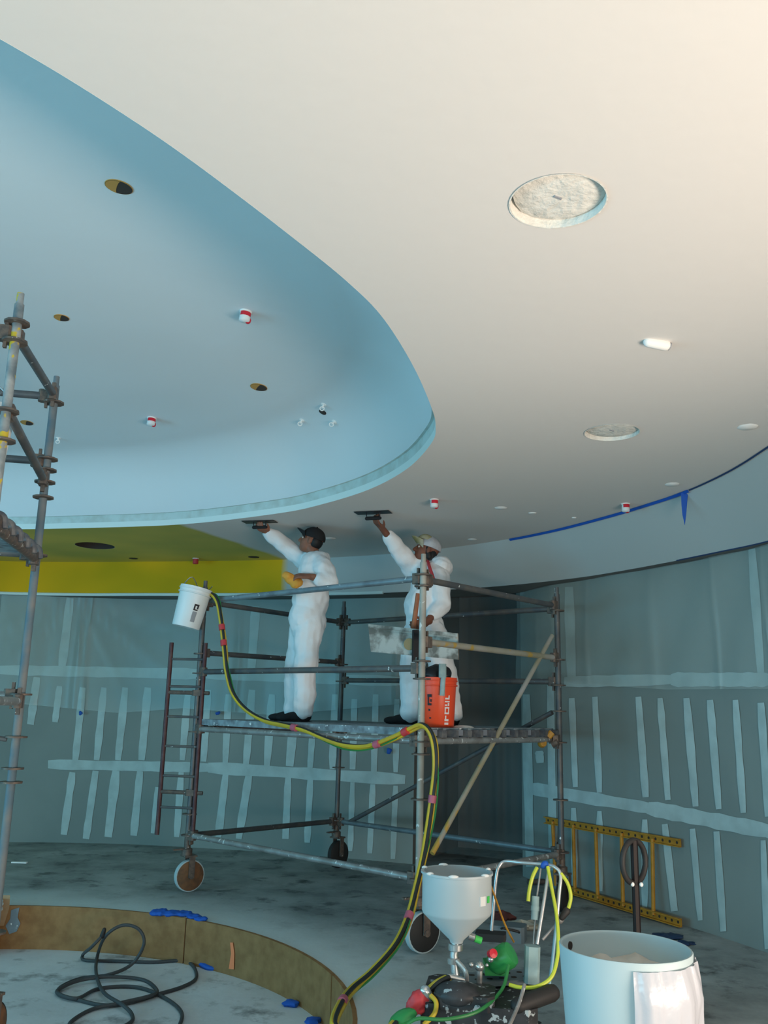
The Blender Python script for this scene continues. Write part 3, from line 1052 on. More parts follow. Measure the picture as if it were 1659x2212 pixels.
# ------------------------------------------------------------------ people
def remesh(mb, name, mats, vox, parent=None, org=None, wrinkle=0., wscale=9., smooth_it=4, zone=None):
    o = mb.build(name, mats, None, loc=org)
    md = o.modifiers.new('r', 'REMESH')
    md.mode = 'VOXEL'
    md.voxel_size = vox
    sm = o.modifiers.new('s', 'SMOOTH')
    sm.factor, sm.iterations = .5, smooth_it
    dg = bpy.context.evaluated_depsgraph_get()
    me = bpy.data.meshes.new_from_object(o.evaluated_get(dg))
    o.modifiers.clear()
    o.data = me
    if wrinkle:
        nr = [v.normal.copy() for v in me.vertices]
        for v, q in zip(me.vertices, nr):
            p = v.co
            k = noise.noise(V((p.x * wscale, p.y * wscale, p.z * wscale * .8))) + .6 * noise.noise(V((p.x * wscale * 2 + 9, p.y * wscale * 2, p.z * wscale * 2.6)))
            v.co = p + q * (k * wrinkle)
    me.materials.clear()
    for mm in (mats if isinstance(mats, (list, tuple)) else [mats]):
        me.materials.append(mm)
    me.polygons.foreach_set('use_smooth', [True] * len(me.polygons))
    me.update()
    if parent is not None:
        o.parent = parent
        o.location = (0, 0, 0)
    return o


def hand(mb, wrist, d, palm_n, thumb_dir, curl, scale=1.0, spread=.5):
    """palm and five separate fingers: d points down the hand, palm_n out of the palm, thumb_dir to the thumb's side"""
    d = V(d).normalized()
    t = V(thumb_dir)
    t = (t - d * t.dot(d)).normalized()
    n = V(palm_n)
    n = (n - d * n.dot(d) - t * n.dot(t)).normalized()
    s = scale
    for k in (-1.5, -.5, .5, 1.5):
        mb.cap(wrist + t * (k * .013 * s), .017 * s, wrist + d * .085 * s + t * (k * .020 * s), .0125 * s, 8)
    mb.cap(wrist - d * .04 * s, .026 * s, wrist + d * .02 * s, .025 * s, 10)
    for k, ln in ((1.5, .070), (.5, .080), (-.5, .074), (-1.5, .058)):
        base = wrist + d * .088 * s + t * (k * .0205 * s)
        a = curl
        d1 = (d * math.cos(a * .6) + n * math.sin(a * .6) + t * (k * .06 * spread)).normalized()
        d2 = (d * math.cos(a * 1.5) + n * math.sin(a * 1.5)).normalized()
        d3 = (d * math.cos(a * 2.2) + n * math.sin(a * 2.2)).normalized()
        p1 = base + d1 * ln * .45 * s
        p2 = p1 + d2 * ln * .32 * s
        p3 = p2 + d3 * ln * .25 * s
        mb.cap(base, .0098 * s, p1, .0092 * s, 8)
        mb.cap(p1, .0092 * s, p2, .0085 * s, 8)
        mb.cap(p2, .0085 * s, p3, .0075 * s, 8)
    b = wrist + d * .02 * s + t * .028 * s
    q1 = b + (d * .75 + t * .6 + n * .35).normalized() * .045 * s
    q2 = q1 + (d * .9 + t * .15 + n * .5).normalized() * .032 * s
    mb.cap(b, .0145 * s, q1, .0115 * s, 8)
    mb.cap(q1, .0115 * s, q2, .009 * s, 8)


def head(mb, c, hf, hu, hs):
    """skull, jaw, brow, nose, lips, ears"""
    mb.ell(c + hu * .032 - hf * .012, hf * .094, hs * .074, hu * .092, 18, 12)
    mb.ell(c - hu * .042 + hf * .030, hf * .062, hs * .055, hu * .066, 14, 10)
    mb.ell(c - hu * .012 + hf * .035, hf * .052, hs * .062, hu * .055, 14, 10)
    mb.cap(c - hu * .088 + hf * .055, .020, c - hu * .080 + hf * .072, .015, 10)
    mb.cap(c + hu * .024 + hf * .080, .010, c - hu * .018 + hf * .106, .0145, 8)
    for s in (-1, 1):
        mb.cap(c - hu * .022 + hf * .092 + hs * .011 * s, .009, c - hu * .022 + hf * .084 + hs * .015 * s, .009, 8)
        mb.cap(c + hu * .034 + hf * .078 + hs * .014 * s, .010, c + hu * .032 + hf * .062 + hs * .046 * s, .010, 8)
        mb.ell(c + hu * .0 - hf * .008 + hs * .074 * s, hf * .019, hs * .010, hu * .032, 10, 8)
        mb.cap(c - hu * .055 + hf * .082 + hs * .003 * s, .0085, c - hu * .054 + hf * .070 + hs * .024 * s, .006, 8)
        mb.cap(c - hu * .067 + hf * .080 + hs * .003 * s, .0085, c - hu * .065 + hf * .070 + hs * .020 * s, .006, 8)


def ball_cap(parent, c, hf, hu, hs, m, brim_m, brim_up=.35, name='cap'):
    mb = MB()
    mb.ell(c + hu * .042 - hf * .012, hf * .108, hs * .088, hu * .094, 20, 10, -.12)
    cp = mb.build(name, m, parent)
    MB().ell(c + hu * .137 - hf * .012, hf * .008, hs * .008, hu * .006, 8, 4).build('button', m, cp)
    mb = MB()
    vs, fs, n = [], [], 12
    for side in (0, .006):
        for j in range(4):
            r = j / 3
            for k in range(n + 1):
                a = -1.15 + 2.3 * k / n
                x = (.082 + .075 * r * math.cos(a * .8)) * math.cos(a * .95)
                y = math.sin(a) * (.082 + .006 * r)
                z = .032 + brim_up * .085 * r - .03 * (a / 1.15) ** 2 * (1 - .4 * r)
                vs.append(c + hf * (x + .004) + hs * y + hu * (z + side))
    w_ = n + 1
    for s in (0, 1):
        for j in range(3):
            for k in range(n):
                q = (s * 4 * w_ + j * w_ + k, s * 4 * w_ + j * w_ + k + 1, s * 4 * w_ + (j + 1) * w_ + k + 1, s * 4 * w_ + (j + 1) * w_ + k)
                fs.append(q if s else q[::-1])
    for k in range(n):
        fs.append((3 * w_ + k, 3 * w_ + k + 1, 7 * w_ + k + 1, 7 * w_ + k))
    mb.add(vs, fs)
    mb.build('brim', brim_m, cp)
    return cp


def shoe(parent, heel, d, m, L=.27):
    d = V(d).normalized()
    s = V((-d.y, d.x, 0))
    mb = MB()
    u = V((0, 0, 1))
    mb.ell(heel + d * .02 + u * .045, d * .06, s * .040, u * .05, 14, 8)
    mb.ell(heel + d * .10 + u * .038, d * .10, s * .045, u * .045, 14, 8)
    mb.ell(heel + d * (L - .09) + u * .030, d * .085, s * .048, u * .034, 14, 8)
    mb.cap(heel + u * .05 + d * .01, .045, heel + u * .12 + d * .0, .04)
    o = remesh(mb, 'shoe', m, .009, parent, ORG[parent], 0, smooth_it=3)
    for v in o.data.vertices:
        v.co.z = max(v.co.z, heel.z - ORG[parent].z)
    m2 = MB()
    m2.ell(heel + d * .1 + u * .006, d * .15, s * .049, u * .008, 16, 4)
    m2.build('sole', M['rubber'], o)
    return o


def make_person(label, J, f, look_up, skin, facing_head, coverall_label, fat=1.0):
    UP = V((0, 0, 1))
    f = V(f).normalized()
    s = V((-f.y, f.x, 0))                 # the person's left
    feet_z = 1.41
    mb = MB()
    hfh = V(facing_head).normalized()
    hs = V((-hfh.y, hfh.x, 0)).normalized()
    hf = (hfh * math.cos(look_up) + UP * math.sin(look_up)).normalized()
    hu = (UP * math.cos(look_up) - hfh * math.sin(look_up)).normalized()
    head(mb, J['head'], hf, hu, hs)
    mb.cap(J['neck'] - UP * .06, .062, J['head'] - hu * .05 - hf * .02, .054, 14)
    mb.ell(J['chest'], f * .10, s * .15, UP * .18)
    mb.ell(J['spine'], f * .095, s * .135, UP * .16)
    mb.ell(J['pelvis'], f * .105, s * .15, UP * .13)
    for k in ('l', 'r'):
        mb.cap(J['chest'] + UP * .10, .06, J[k + 'sh'], .05)
        mb.cap(J[k + 'sh'], .050, J[k + 'el'], .040)
        mb.cap(J[k + 'el'], .040, J[k + 'wr'], .027)
        mb.cap(J['pelvis'], .09, J[k + 'hip'], .085)
        mb.cap(J[k + 'hip'], .085, J[k + 'kn'], .055)
        mb.cap(J[k + 'kn'], .055, J[k + 'an'], .036)
    for hd in J['hands']:
        hand(mb, *hd)
    base = V((J['pelvis'].x, J['pelvis'].y, feet_z))
    body = remesh(mb, 'person', skin, .0062, None, base, smooth_it=3)
    ORG[body] = base
    tag(body, label, 'person')
    # coverall
    mb = MB()
    mb.ell(J['chest'] + UP * .0, f * .145 * fat, s * .20, UP * .205, 18, 12)
    mb.ell(J['spine'], f * .165 * fat, s * .195, UP * .22, 18, 12)
    mb.ell(J['pelvis'] + UP * .02, f * .165 * fat, s * .20, UP * .20, 18, 12)
    mb.cap(J['neck'] - UP * .08, .088, J['neck'] - UP * .045, .074)
    for k in ('l', 'r'):
        mb.cap(J['chest'] + UP * .09 + (J[k + 'sh'] - J['chest']) * .4, .10, J[k + 'sh'], .088)
        mb.cap(J[k + 'sh'], .090, J[k + 'el'], .080)
        cu = J[k + 'el'].lerp(J[k + 'wr'], J.get(k + 'cuff', .8))
        mb.cap(J[k + 'el'], .080, cu, .058)
        hip = J[k + 'hip']
        mb.cap(hip, .125, J[k + 'kn'], .103)
        mb.cap(J[k + 'kn'], .103, J[k + 'an'] + UP * .02, .092)
    co = remesh(mb, 'coverall', M['cover'], .011, body, base, .017, 7., 3)
    co['label'] = coverall_label
    ORG[co] = base
    lim = feet_z + .012 - base.z
    for v in co.data.vertices:
        v.co.z = max(v.co.z, lim)
    for sd in (-1, 1):
        e = J['head'] + hu * .012 + hf * .074 + hs * .030 * sd
        MB().ell(e, hf * .011, hs * .013, hu * .010, 10, 6).build('eye', M['eye'], body)
    return body, co, hf, hu, hs


UPV = V((0, 0, 1))
# left hand worker
Y0 = 7.70
J = dict(head=aty(672, 1170, Y0), neck=aty(686, 1204, Y0), chest=aty(680, 1240, Y0), spine=aty(673, 1293, Y0), pelvis=aty(664, 1343, Y0),
         rsh=aty(668, 1219, 7.86), rel=aty(616, 1180, 7.80), rwr=aty(577, 1149, 7.69),
         lsh=aty(697, 1227, 7.53), lel=aty(711, 1257, 7.50), lwr=aty(668, 1245, 7.42),
         rhip=aty(656, 1352, 7.79), lhip=aty(668, 1352, 7.62), rkn=aty(638, 1452, 7.80), lkn=aty(658, 1452, 7.61))
J['ran'], J['lan'] = aty(636, 1541, 7.82), aty(656, 1547, 7.62)
J['ran'].z = J['lan'].z = 1.49
J['rcuff'], J['lcuff'] = .88, .45
tr1 = atz(561, 1129, ZS - .012)
d1 = (tr1 - V((0, 0, .045)) - J['rwr']).normalized()
J['hands'] = [(J['rwr'], d1, (-.3, .2, 1), (-.1, -1, .2), .75),
              (J['lwr'], (aty(632, 1243, 7.40) - J['lwr']), (-.2, .3, -1), (0, .8, .5), .55)]
man1, cov1, hf, hu, hs = make_person('person in white coverall and black cap reaching up with a trowel, holding a yellow sponge', J, (-.97, .22, 0), .30, M['skin'], (-.98, .15, 0), 'white disposable coverall')
ball_cap(man1, J['head'], hf, hu, hs, M['black'], M['black'], .55)
mb = MB()
mb.ell(J['head'] + hu * .012 - hf * .045, hf * .062, hs * .078, hu * .075, 14, 8)
mb.build('hair', M['hair'], man1)
mb = MB()
mb.ell(J['neck'] + V((.055, .0, -.015)), V((.06, 0, .02)), V((0, .09, 0)), V((-.01, 0, .06)), 16, 8)
remesh(mb, 'collar', M['cover'], .01, man1, ORG[man1], .006, 12.)
for nm, k, dx, yy in (('r', (612, 1552), (-1, .12, 0), 0), ('l', (636, 1556), (-1, -.12, 0), 0)):
    h = V((J[nm + 'an'].x + .03, J[nm + 'an'].y, 1.411))
    shoe(man1, h, dx, M['black'])

# right hand worker
J = dict(head=aty(921, 1191, 7.45), neck=aty(926, 1222, 7.45), chest=aty(921, 1262, 7.45), spine=aty(915, 1310, 7.47), pelvis=aty(915, 1362, 7.5),
         rsh=aty(893, 1232, 7.52), rel=aty(862, 1189, 7.38), rwr=aty(826, 1142, 7.20),
         lsh=aty(950, 1246, 7.32), lel=aty(957, 1305, 7.30), lwr=aty(920, 1345, 7.18),
         rhip=aty(898, 1372, 7.58), lhip=aty(934, 1372, 7.40), rkn=aty(888, 1462, 7.58), lkn=aty(962, 1462, 7.40))
J['ran'], J['lan'] = aty(888, 1540, 7.6), aty(976, 1545, 7.42)
J['ran'].z = J['lan'].z = 1.49
J['rcuff'], J['lcuff'] = .62, .55
tr2 = atz(806, 1109, ZS - .012)
d2 = (tr2 - V((0, 0, .045)) - J['rwr']).normalized()
J['hands'] = [(J['rwr'], d2, (-.3, .2, 1), (-.1, -1, .2), .75),
              (J['lwr'], (aty(895, 1352, 7.12) - J['lwr']), (-.3, .6, .3), (-.2, -.2, 1), .9)]
man2, cov2, hf, hu, hs = make_person('person in white coverall and pale cap, hood down, raising a trowel behind near post', J, (-.9, -.2, 0), .30, M['skin_dark'], (-.97, -.1, 0), 'white disposable coverall with its hood down', .98)
ball_cap(man2, J['head'], hf, hu, hs, M['cap_white'], M['olive'], .6)
mb = MB()
mb.ell(J['head'] + hu * .085 + hf * .03, hf * .075, hs * .07, hu * .058, 16, 6, .0)
o = mb.build('cap_front', M['olive'], man2)
o['label'] = 'olive front of the cap'
mb = MB()
mb.ell(J['head'] - hu * .035 - hf * .05, hf * .05, hs * .078, hu * .085, 14, 8)
mb.cap(J['head'] + hu * .02 + hs * .055 + hf * .005, .02, J['head'] - hu * .05 - hf * .03 + hs * .06, .026)
mb.build('hair', M['hair'], man2)
mb = MB()
hc = aty(949, 1227, 7.46)
mb.ell(hc + V((.01, -.03, 0)), V((.10, 0, -.03)), V((0, .15, 0)), V((.03, 0, .095)), 16, 8)
mb.ell(hc + V((-.05, 0, -.05)), V((.07, 0, -.03)), V((0, .12, 0)), V((.02, 0, .06)), 16, 8)
remesh(mb, 'hood', M['cover'], .01, man2, ORG[man2], .008, 12.)
mb = MB()
mb.tube(spline([aty(924, 1213, 7.36), aty(928, 1226, 7.24), aty(933, 1240, 7.20), aty(938, 1256, 7.20)], 4), .015, 8)
mb.build('strap', M['red'], man2)['label'] = 'red strap at the neck'
for nm, dx in (('r', (-1, .1, 0)), ('l', (-.85, -.5, 0))):
    h = V((J[nm + 'an'].x + .03, J[nm + 'an'].y, 1.411))
    shoe(man2, h, dx, M['black'])


# tools
def trowel(c, ang, label):
    root = thing('trowel', c, label, 'trowel')
    rot = Matrix.Rotation(ang, 3, 'Z')
    MB().box(c + V((0, 0, .006)), .30, .11, .004, rot).build('blade', M['tool_steel'], root, smooth=False)
    mb = MB()
    dx = rot @ V((1, 0, 0))
    mb.tube([c + dx * -.06 + V((0, 0, .004)), c + dx * -.055 + V((0, 0, -.03)), c + dx * .055 + V((0, 0, -.03)), c + dx * .06 + V((0, 0, .004))], .006, 8)
    mb.build('shank', M['tool_steel'], root)
    MB().cap(c + dx * -.055 + V((0, 0, -.042)), .015, c + dx * .06 + V((0, 0, -.042)), .014).build('handle', M['black'], root)


trowel(tr1, -.25, 'dark steel trowel held against the ceiling by the worker in the black cap')
trowel(tr2, -.3, 'dark steel trowel held against the ceiling by the worker in the pale cap')
mb = MB()
c = aty(633, 1252, 7.41)
mb.ell(c + V((0, .03, .0)), V((.085, 0, -.035)), V((0, .05, .0)), V((.018, .012, .045)), 16, 10)
mb.ell(c + V((-.045, .02, .03)), V((.055, 0, -.01)), V((0, .05, .0)), V((.0, .012, .04)), 16, 10)
mb.ell(c + V((.03, .02, -.03)), V((.055, 0, .01)), V((0, .05, .0)), V((.0, .012, .045)), 16, 10)
sp = remesh(mb, 'sponge', M['sponge'], .009, None, c, .005, 30.)
tag(sp, 'yellow orange sponge gripped in the hand of the worker in the black cap', 'sponge')
mb = MB()
a, b = aty(903, 1282, 7.10), aty(893, 1358, 7.10)
mb.tube([a, b], [.018, .021], 8)
st_ = mb.build('wooden_stick', M['wood'], None, loc=b)
tag(st_, 'upright reddish brown wooden stick in front of the worker in the pale cap', 'stick')

# mud board between the rails at the near post
c4 = [aty(795, 1348, 6.95), aty(988, 1368, 6.62), aty(990, 1425, 6.62), aty(801, 1408, 6.95)]
brd = thing('mortar_board', c4[3], 'plaster smeared board standing on edge behind the near scaffold post', 'board')
nb = (c4[1] - c4[0]).cross(c4[3] - c4[0]).normalized() * .018
mb = MB()
mb.add(c4 + [p + nb for p in c4], [(0, 1, 2, 3), (7, 6, 5, 4), (0, 4, 5, 1), (1, 5, 6, 2), (2, 6, 7, 3), (3, 7, 4, 0)])
mb.build('panel', M['board'], brd, smooth=False)
e = (c4[1] - c4[0]).normalized()
e2 = (c4[3] - c4[0]).normalized()
nf = -nb.normalized() if nb.dot(V((0, -1, 0))) < 0 else nb.normalized()
fo = V((0, -1, 0))
MB().lathe(aty(884, 1392, 6.79) + fo * .018, [(.045, -.006), (.045, .004), (.0, .005)], 18, nb).build('stain_disc', M['tan'], brd)['label'] = 'round tan daub'
MB().box(aty(899, 1396, 6.76) + fo * .026, .06, .03, .24, Matrix.Rotation(.4, 3, 'Z')).build('cleat', M['tool_steel'], brd)
for py0, py1 in ((1358, 1378),):
    a, b = aty(800, py0, 6.94) + fo * .012, aty(985, py1, 6.63) + fo * .012
    MB().tube([a, b], .007, 6).build('batten', M['board'], brd)


# buckets
def bucket(name, base, axis, H, r0, r1, m, label, cat='bucket', group=None, bail=None, ang=0.):
    root = thing(name, base, label, cat, group)
    mb = MB()
    mb.lathe(base, [(r0 - .004, 0), (r0, .006), (r1 - .006, H * .82), (r1 - .004, H * .82), (r1 + .006, H * .83), (r1 + .006, H * .85), (r1 - .003, H * .86), (r1 - .001, H * .92), (r1 + .006, H * .925), (r1 + .006, H * .945), (r1, H * .95), (r1 + .001, H), (r1 - .006, H), (r0 - .006, .012), (.0005, .012)], 36, axis)
    mb.build('shell', m, root)
    if bail:
        MB().tube(spline(bail, 6), .003, 6).build('bail_handle', M['steel'], root)
    return root


def marks_on(root, base, axis, r0, r1, H, cells, m, name):
    """flat print on a bucket wall: cells are (angle, half angle, z0, z1)"""
    ax = V(axis).normalized()
    ref = V((1, 0, 0)) if abs(ax.x) < .9 else V((0, 1, 0))
    e1 = (ref - ax * ref.dot(ax)).normalized()
    e2 = ax.cross(e1)
    mb = MB()
    for a, h, z0, z1 in cells:
        vs = []
        for z in (z0, z1):
            r = r0 + (r1 - r0) * (z / (H * .82)) + .0012
            for k in range(4):
                an = a - h + 2 * h * k / 3
                vs.append(V(base) + ax * z + (e1 * math.cos(an) + e2 * math.sin(an)) * r)
        mb.add(vs, [(k, k + 1, 5 + k, 4 + k) for k in range(3)])
    return mb.build(name, m, root)


# orange bucket on the deck
ob = aty(945, 1572, 6.72)
ob = V((ob.x, ob.y, 1.411))
RB, RT, HB = .122, .142, .36
orange = bucket('orange_bucket', ob, (0, 0, 1), HB, RB, RT, M['orange_plastic'], 'orange plastic bucket standing on the scaffold deck beside the near post')
cells = []
th0 = -math.pi / 2
for (u, v0, v1, hw) in [(.55, .02, .035, .10), (.55, .045, .06, .10), (.50, .06, .085, .03), (.60, .045, .06, .03), (.55, .095, .107, .11), (.47, .107, .135, .025), (.63, .107, .135, .025), (.55, .135, .147, .11), (.49, .155, .165, .05), (.61, .155, .175, .04), (.55, .18, .19, .11), (.55, .20, .212, .10), (.62, .212, .23, .03)]:
    cells.append((th0 + .48 + (u - .55) * 1.35, hw * 1.35, v0, v1))
marks_on(orange, ob, (0, 0, 1), RB, RT, HB, cells, M['print_white'], 'lettering')['label'] = 'white upright lettering'
cells = [(th0 - .52, .13, .215, .235), (th0 - .60, .04, .17, .215), (th0 - .44, .04, .18, .20), (th0 - .53, .12, .155, .17), (th0 - .55, .05, .115, .13), (th0 - .50, .06, .06, .07)]
marks_on(orange, ob, (0, 0, 1), RB, RT, HB, cells, M['print_black'], 'lettering')['label'] = 'black lettering'
mb = MB()
q0, q1 = aty(956, 1440, 6.56), aty(957, 1503, 6.56)
mb.box((q0 + q1) / 2 + V((0, 0, -.03)), .036, .02, .15, Matrix.Rotation(.05, 3, 'Y'), .008)
mb.box(q0 + V((0, 0, -.03)), .055, .028, .10, None, .01)
o = mb.build('scraper', M['regulator'], None, loc=q1)
tag(o, 'grey putty scraper hooked over the rim of the orange bucket', 'scraper')
mb = MB()
cb = V((ob.x, ob.y, ob.z + HB - .015))
mb.ell(cb + V((-.01, 0, .03)), V((.115, 0, 0)), V((0, .10, 0)), V((.02, 0, .085)), 16, 8)
mb.ell(cb + V((.05, -.03, .04)), V((.06, 0, 0)), V((0, .06, 0)), V((0, 0, .06)), 14, 8)
o = remesh(mb, 'work_bag', M['tool_steel'], .012, None, cb, .012, 14.)
tag(o, 'dark crumpled tool bag stuffed into the orange bucket', 'bag')
o = MB().ell(aty(1000, 1569, 6.75) * 1.0, V((.085, 0, 0)), V((0, .06, 0)), V((0, 0, .02)), 14, 5, 0).build('plaster_lump', M['rough_plaster'], None)
o.location.z += 1.409 - min(v.co.z for v in o.data.vertices)
tag(o, 'small white plaster lump on the deck beside the orange bucket', 'plaster')

# white bucket hung from the left post
ax = V((.20, .02, 1)).normalized()
wbase = aty(401, 1355, 7.70)
wb_ = bucket('white_bucket', wbase, ax, .355, .120, .140, M['white_plastic'], 'white plastic bucket hanging tilted from the far left scaffold post')
e_top = wbase + ax * .34
MB().tube(spline([e_top + V((-.14, 0, 0)), e_top + V((-.03, -.06, .10)), aty(436, 1284, 7.87), e_top + V((.14, 0, .03))], 6), .004, 6).build('bail_handle', M['steel'], wb_)
th = -math.pi / 2 + .55
marks_on(wb_, wbase, ax, .120, .140, .355, [(th + .02, .16, .19, .205), (th - .10, .05, .16, .19), (th + .12, .05, .165, .19), (th, .15, .15, .16)], M['print_black'], 'lettering')
marks_on(wb_, wbase, ax, .120, .140, .355, [(th, .15, .05, .14)], M['print_grey'], 'label_print')

# two white buckets at the left edge
q = aty(-54, 1022, 4.35)
b2 = bucket('white_bucket', q, (.05, 0, 1), .36, .125, .145, M['white_plastic'], 'white bucket hanging high on the left tower, mostly out of frame')
MB().tube(spline([q + V((-.145, 0, .34)), q + V((-.10, 0, .44)), q + V((0, 0, .50)), q + V((.10, 0, .44)), q + V((.145, 0, .34))], 6), .004, 6).build('bail_handle', M['steel'], b2)
q = atz(-22, 2052, PITZ)
bucket('white_bucket', V((q.x - .05, q.y - .12, PITZ + .001)), (0, 0, 1), .36, .125, .145, M['white_plastic'], 'white bucket standing in the pit at the left edge beside the plywood')

# ------------------------------------------------------------------ hoses
dlt = V((0, -.07, 0))


def acp(px, py, off=-.08):
    """a point on the near face of the scaffold, off metres in front of it"""
    d = ray(px, py)
    nrm = V((SU.y, -SU.x, 0))
    if nrm.dot(SV) > 0:
        nrm = -nrm
    p0 = Cc + nrm * (-off)
    t = (p0 - V((0, 0, CAMZ))).dot(nrm) / d.dot(nrm)
    return V((0, 0, CAMZ)) + d * t


PATH = [acp(441, 1292, -.05), acp(455, 1284), acp(468, 1300), acp(475, 1335), acp(480, 1375), acp(484, 1415), acp(488, 1450), acp(500, 1495), acp(526, 1530), acp(566, 1555), acp(612, 1566), acp(655, 1577), acp(700, 1596), acp(745, 1610), acp(795, 1611), acp(845, 1593), acp(885, 1574), acp(908, 1566), acp(926, 1580), acp(936, 1612), acp(938, 1660), acp(931, 1725)]
PATH += [aty(922, 1790, 5.95), aty(912, 1850, 5.9), aty(897, 1915, 5.82), aty(880, 1978, 5.7), aty(851, 2040, 5.5), atz(800, 2098, .10), atz(760, 2132, .05), atz(737, 2160, .045), atz(718, 2205, .04)]
PATH += [V((-.15, 4.62, .03)), V((-.02, 4.35, .03)), V((.12, 4.2, .03)), atz(842, 2225, .25), aty(880, 2188, 4.25), aty(912, 2153, 4.22), aty(940, 2126, 4.22), aty(964, 2113, 4.25)]
hp = spline(PATH, 6)
yh = thing('hose_bundle', PATH[0], 'taped bundle of yellow, black and green hoses strung from scaffold down to pump', 'hose')
MB().tube(hp, .0145, 8).build('yellow_hose', M['hose_y'], yh)
off2 = [p + V((.013, -.010, .006)) for p in hp]
MB().tube(off2, .0115, 8).build('black_hose', M['hose_k'], yh)
off3 = [p + V((.021 + .004 * math.sin(i * .3), .006, -.012)) for i, p in enumerate(hp)]
MB().tube(off3, .0125, 8).build('yellow_hose', M['hose_y'], yh)
rng = random.Random(2)
gp = [p + V((.024 + .012 * math.sin(i * .21), -.006, -.012 + .018 * math.sin(i * .13 + 1))) for i, p in enumerate(hp[: 29 * 6])]
MB().tube(gp, .006, 6).build('green_hose', M['hose_g'], yh)
for px, py, mm in ((485, 1352, 'red'), (484, 1390, 'red'), (630, 1571, 'pink'), (812, 1606, 'pink'), (872, 1579, 'red'), (931, 1720, 'pink'), (882, 1976, 'pink'), (738, 2158, 'pink'), (902, 2160, 'red')):
    best = min(range(2, len(hp) - 2), key=lambda i: (lambda d, rr: (d.cross(rr)).length)((hp[i] - V((0, 0, CAMZ))).normalized(), ray(px, py).normalized()))
    p = hp[best] + V((0, -.013, 0))
    t = (hp[best + 1] - hp[best - 1]).normalized()
    MB().tube([p - t * .024 + V((.008, .004, -.002)), p + t * .024 + V((.008, .004, -.002))], .027, 10).build('tape_band', M[mm], yh)
# knot of red and white tape where the hoses reach the pump
mb = MB()
q = aty(903, 2165, 4.17)
mb.ell(q, V((.05, 0, -.01)), V((0, .03, 0)), V((.02, 0, .05)), 10, 6)
mb.cap(q, .03, q + V((.03, 0, .05)), .018)
remesh(mb, 'tape_knot', M['red'], .008, yh, ORG[yh], .008, 40.)
mb = MB()
mb.cap(aty(918, 2140, 4.17), .024, aty(928, 2152, 4.17), .018)
mb.build('hose_coupling', M['chrome'], yh)

# ------------------------------------------------------------------ mixing pump with hopper
YH = 4.3
hc = aty(987, 1881, YH)
pump = thing('plaster_pump', (hc.x + .15, YH, 0), 'plaster pump with grey funnel hopper and steel handle frame, in front of the scaffold', 'pump')
zc = aty(985, 1972, YH).z
zb_ = aty(983, 2036, YH).z
R = .158
hop = MB().lathe((hc.x, YH, 0), [(.028, zb_), (.032, zb_ + .012), (R - .004, zc), (R, zc + .012), (R, hc.z - .012), (R + .007, hc.z - .010), (R + .007, hc.z), (R - .006, hc.z), (R - .008, zc + .01), (.022, zb_ + .02)], 44).build('hopper', M['grey_paint'], pump)
for an in (-2.5, -1.75, -.75, .35, 1.9, 2.7):
    c = V((hc.x + (R + .002) * math.cos(an), YH + (R + .002) * math.sin(an), hc.z))
    MB().ell(c, V((.018 * abs(math.sin(an)) + .006, 0, 0)), V((0, .011, 0)), V((0, 0, .008)), 8, 6).build('plaster_blob', M['patch'], hop)
an = -.85
c = V((hc.x + R * math.cos(an), YH + R * math.sin(an), hc.z - .105))
rot = Matrix.Rotation(an + math.pi / 2, 3, 'Z')
MB().box(c, .034, .006, .04, rot).build('sticker', M['patch'], hop)
an = -.58
c = V((hc.x + R * math.cos(an), YH + R * math.sin(an), hc.z - .103))
MB().box(c, .018, .007, .028, Matrix.Rotation(an + math.pi / 2, 3, 'Z')).build('sticker', M['lime'], hop)
mb = MB()
x0 = hc.x - .012
mb.tube([(hc.x, YH, zb_ + .02), (x0, YH, zb_ - .05), (x0 + .01, YH - .01, zb_ - .16)], .02, 12)
mb.lathe((hc.x - .004, YH, zb_ - .02), [(.03, -.014), (.034, -.01), (.034, .012), (.03, .016)], 12)
mb.lathe((x0, YH, zb_ - .075), [(.028, -.012), (.03, .01), (.02, .014)], 12)
mb.tube([(x0 - .03, YH - .03, zb_ - .135), (x0 + .05, YH - .03, zb_ - .15)], .016, 10)
mb.tube(spline([(x0 + .01, YH - .02, zb_ - .07), (x0 + .05, YH - .04, zb_ - .11), (x0 + .055, YH - .03, zb_ - .18)], 5), .011, 8)
mb.build('outlet_valve', M['chrome'], pump)
mb = MB()
for px, py, s in ((1036, 2088, .022), (1052, 2085, .008), (1060, 2072, .014), (1018, 2084, .012)):
    mb.ell(aty(px, py, 4.3), V((s, 0, 0)), V((0, s, 0)), V((0, 0, s)), 10, 7)
q = aty(1036, 2095, 4.3)
mb.tube([q, (q.x, q.y, q.z - .07)], .014, 8)
mb.build('pressure_gauge', M['chrome'], pump)
MB().lathe(aty(1063, 2060, 4.28), [(.0, -.02), (.018, -.018), (.02, .015), (.0, .02)], 10, (.3, -.9, .3)).build('knob', M['red_gloss'], pump)['label'] = 'red knob'
g = aty(1086, 2070, 4.36)
mb = MB()
mb.lathe(g, [(.0, -.07), (.035, -.066), (.055, -.045), (.058, .03), (.05, .05), (.0, .055)], 22, (.75, -.35, .55))
mb.box(g + V((-.03, .05, -.05)), .10, .10, .05)
mb.build('motor', M['green'], pump)['label'] = 'green motor housing'
g = aty(1026, 2027, 4.4)
mb = MB()
mb.tube([g, g + V((.03, 0, -.01))], .016, 10)
mb.build('cap', M['lime'], pump)
MB().tube([g + V((-.002, 0, .002)), g + V((-.03, 0, .01))], .018, 10).build('fitting', M['chrome'], pump)
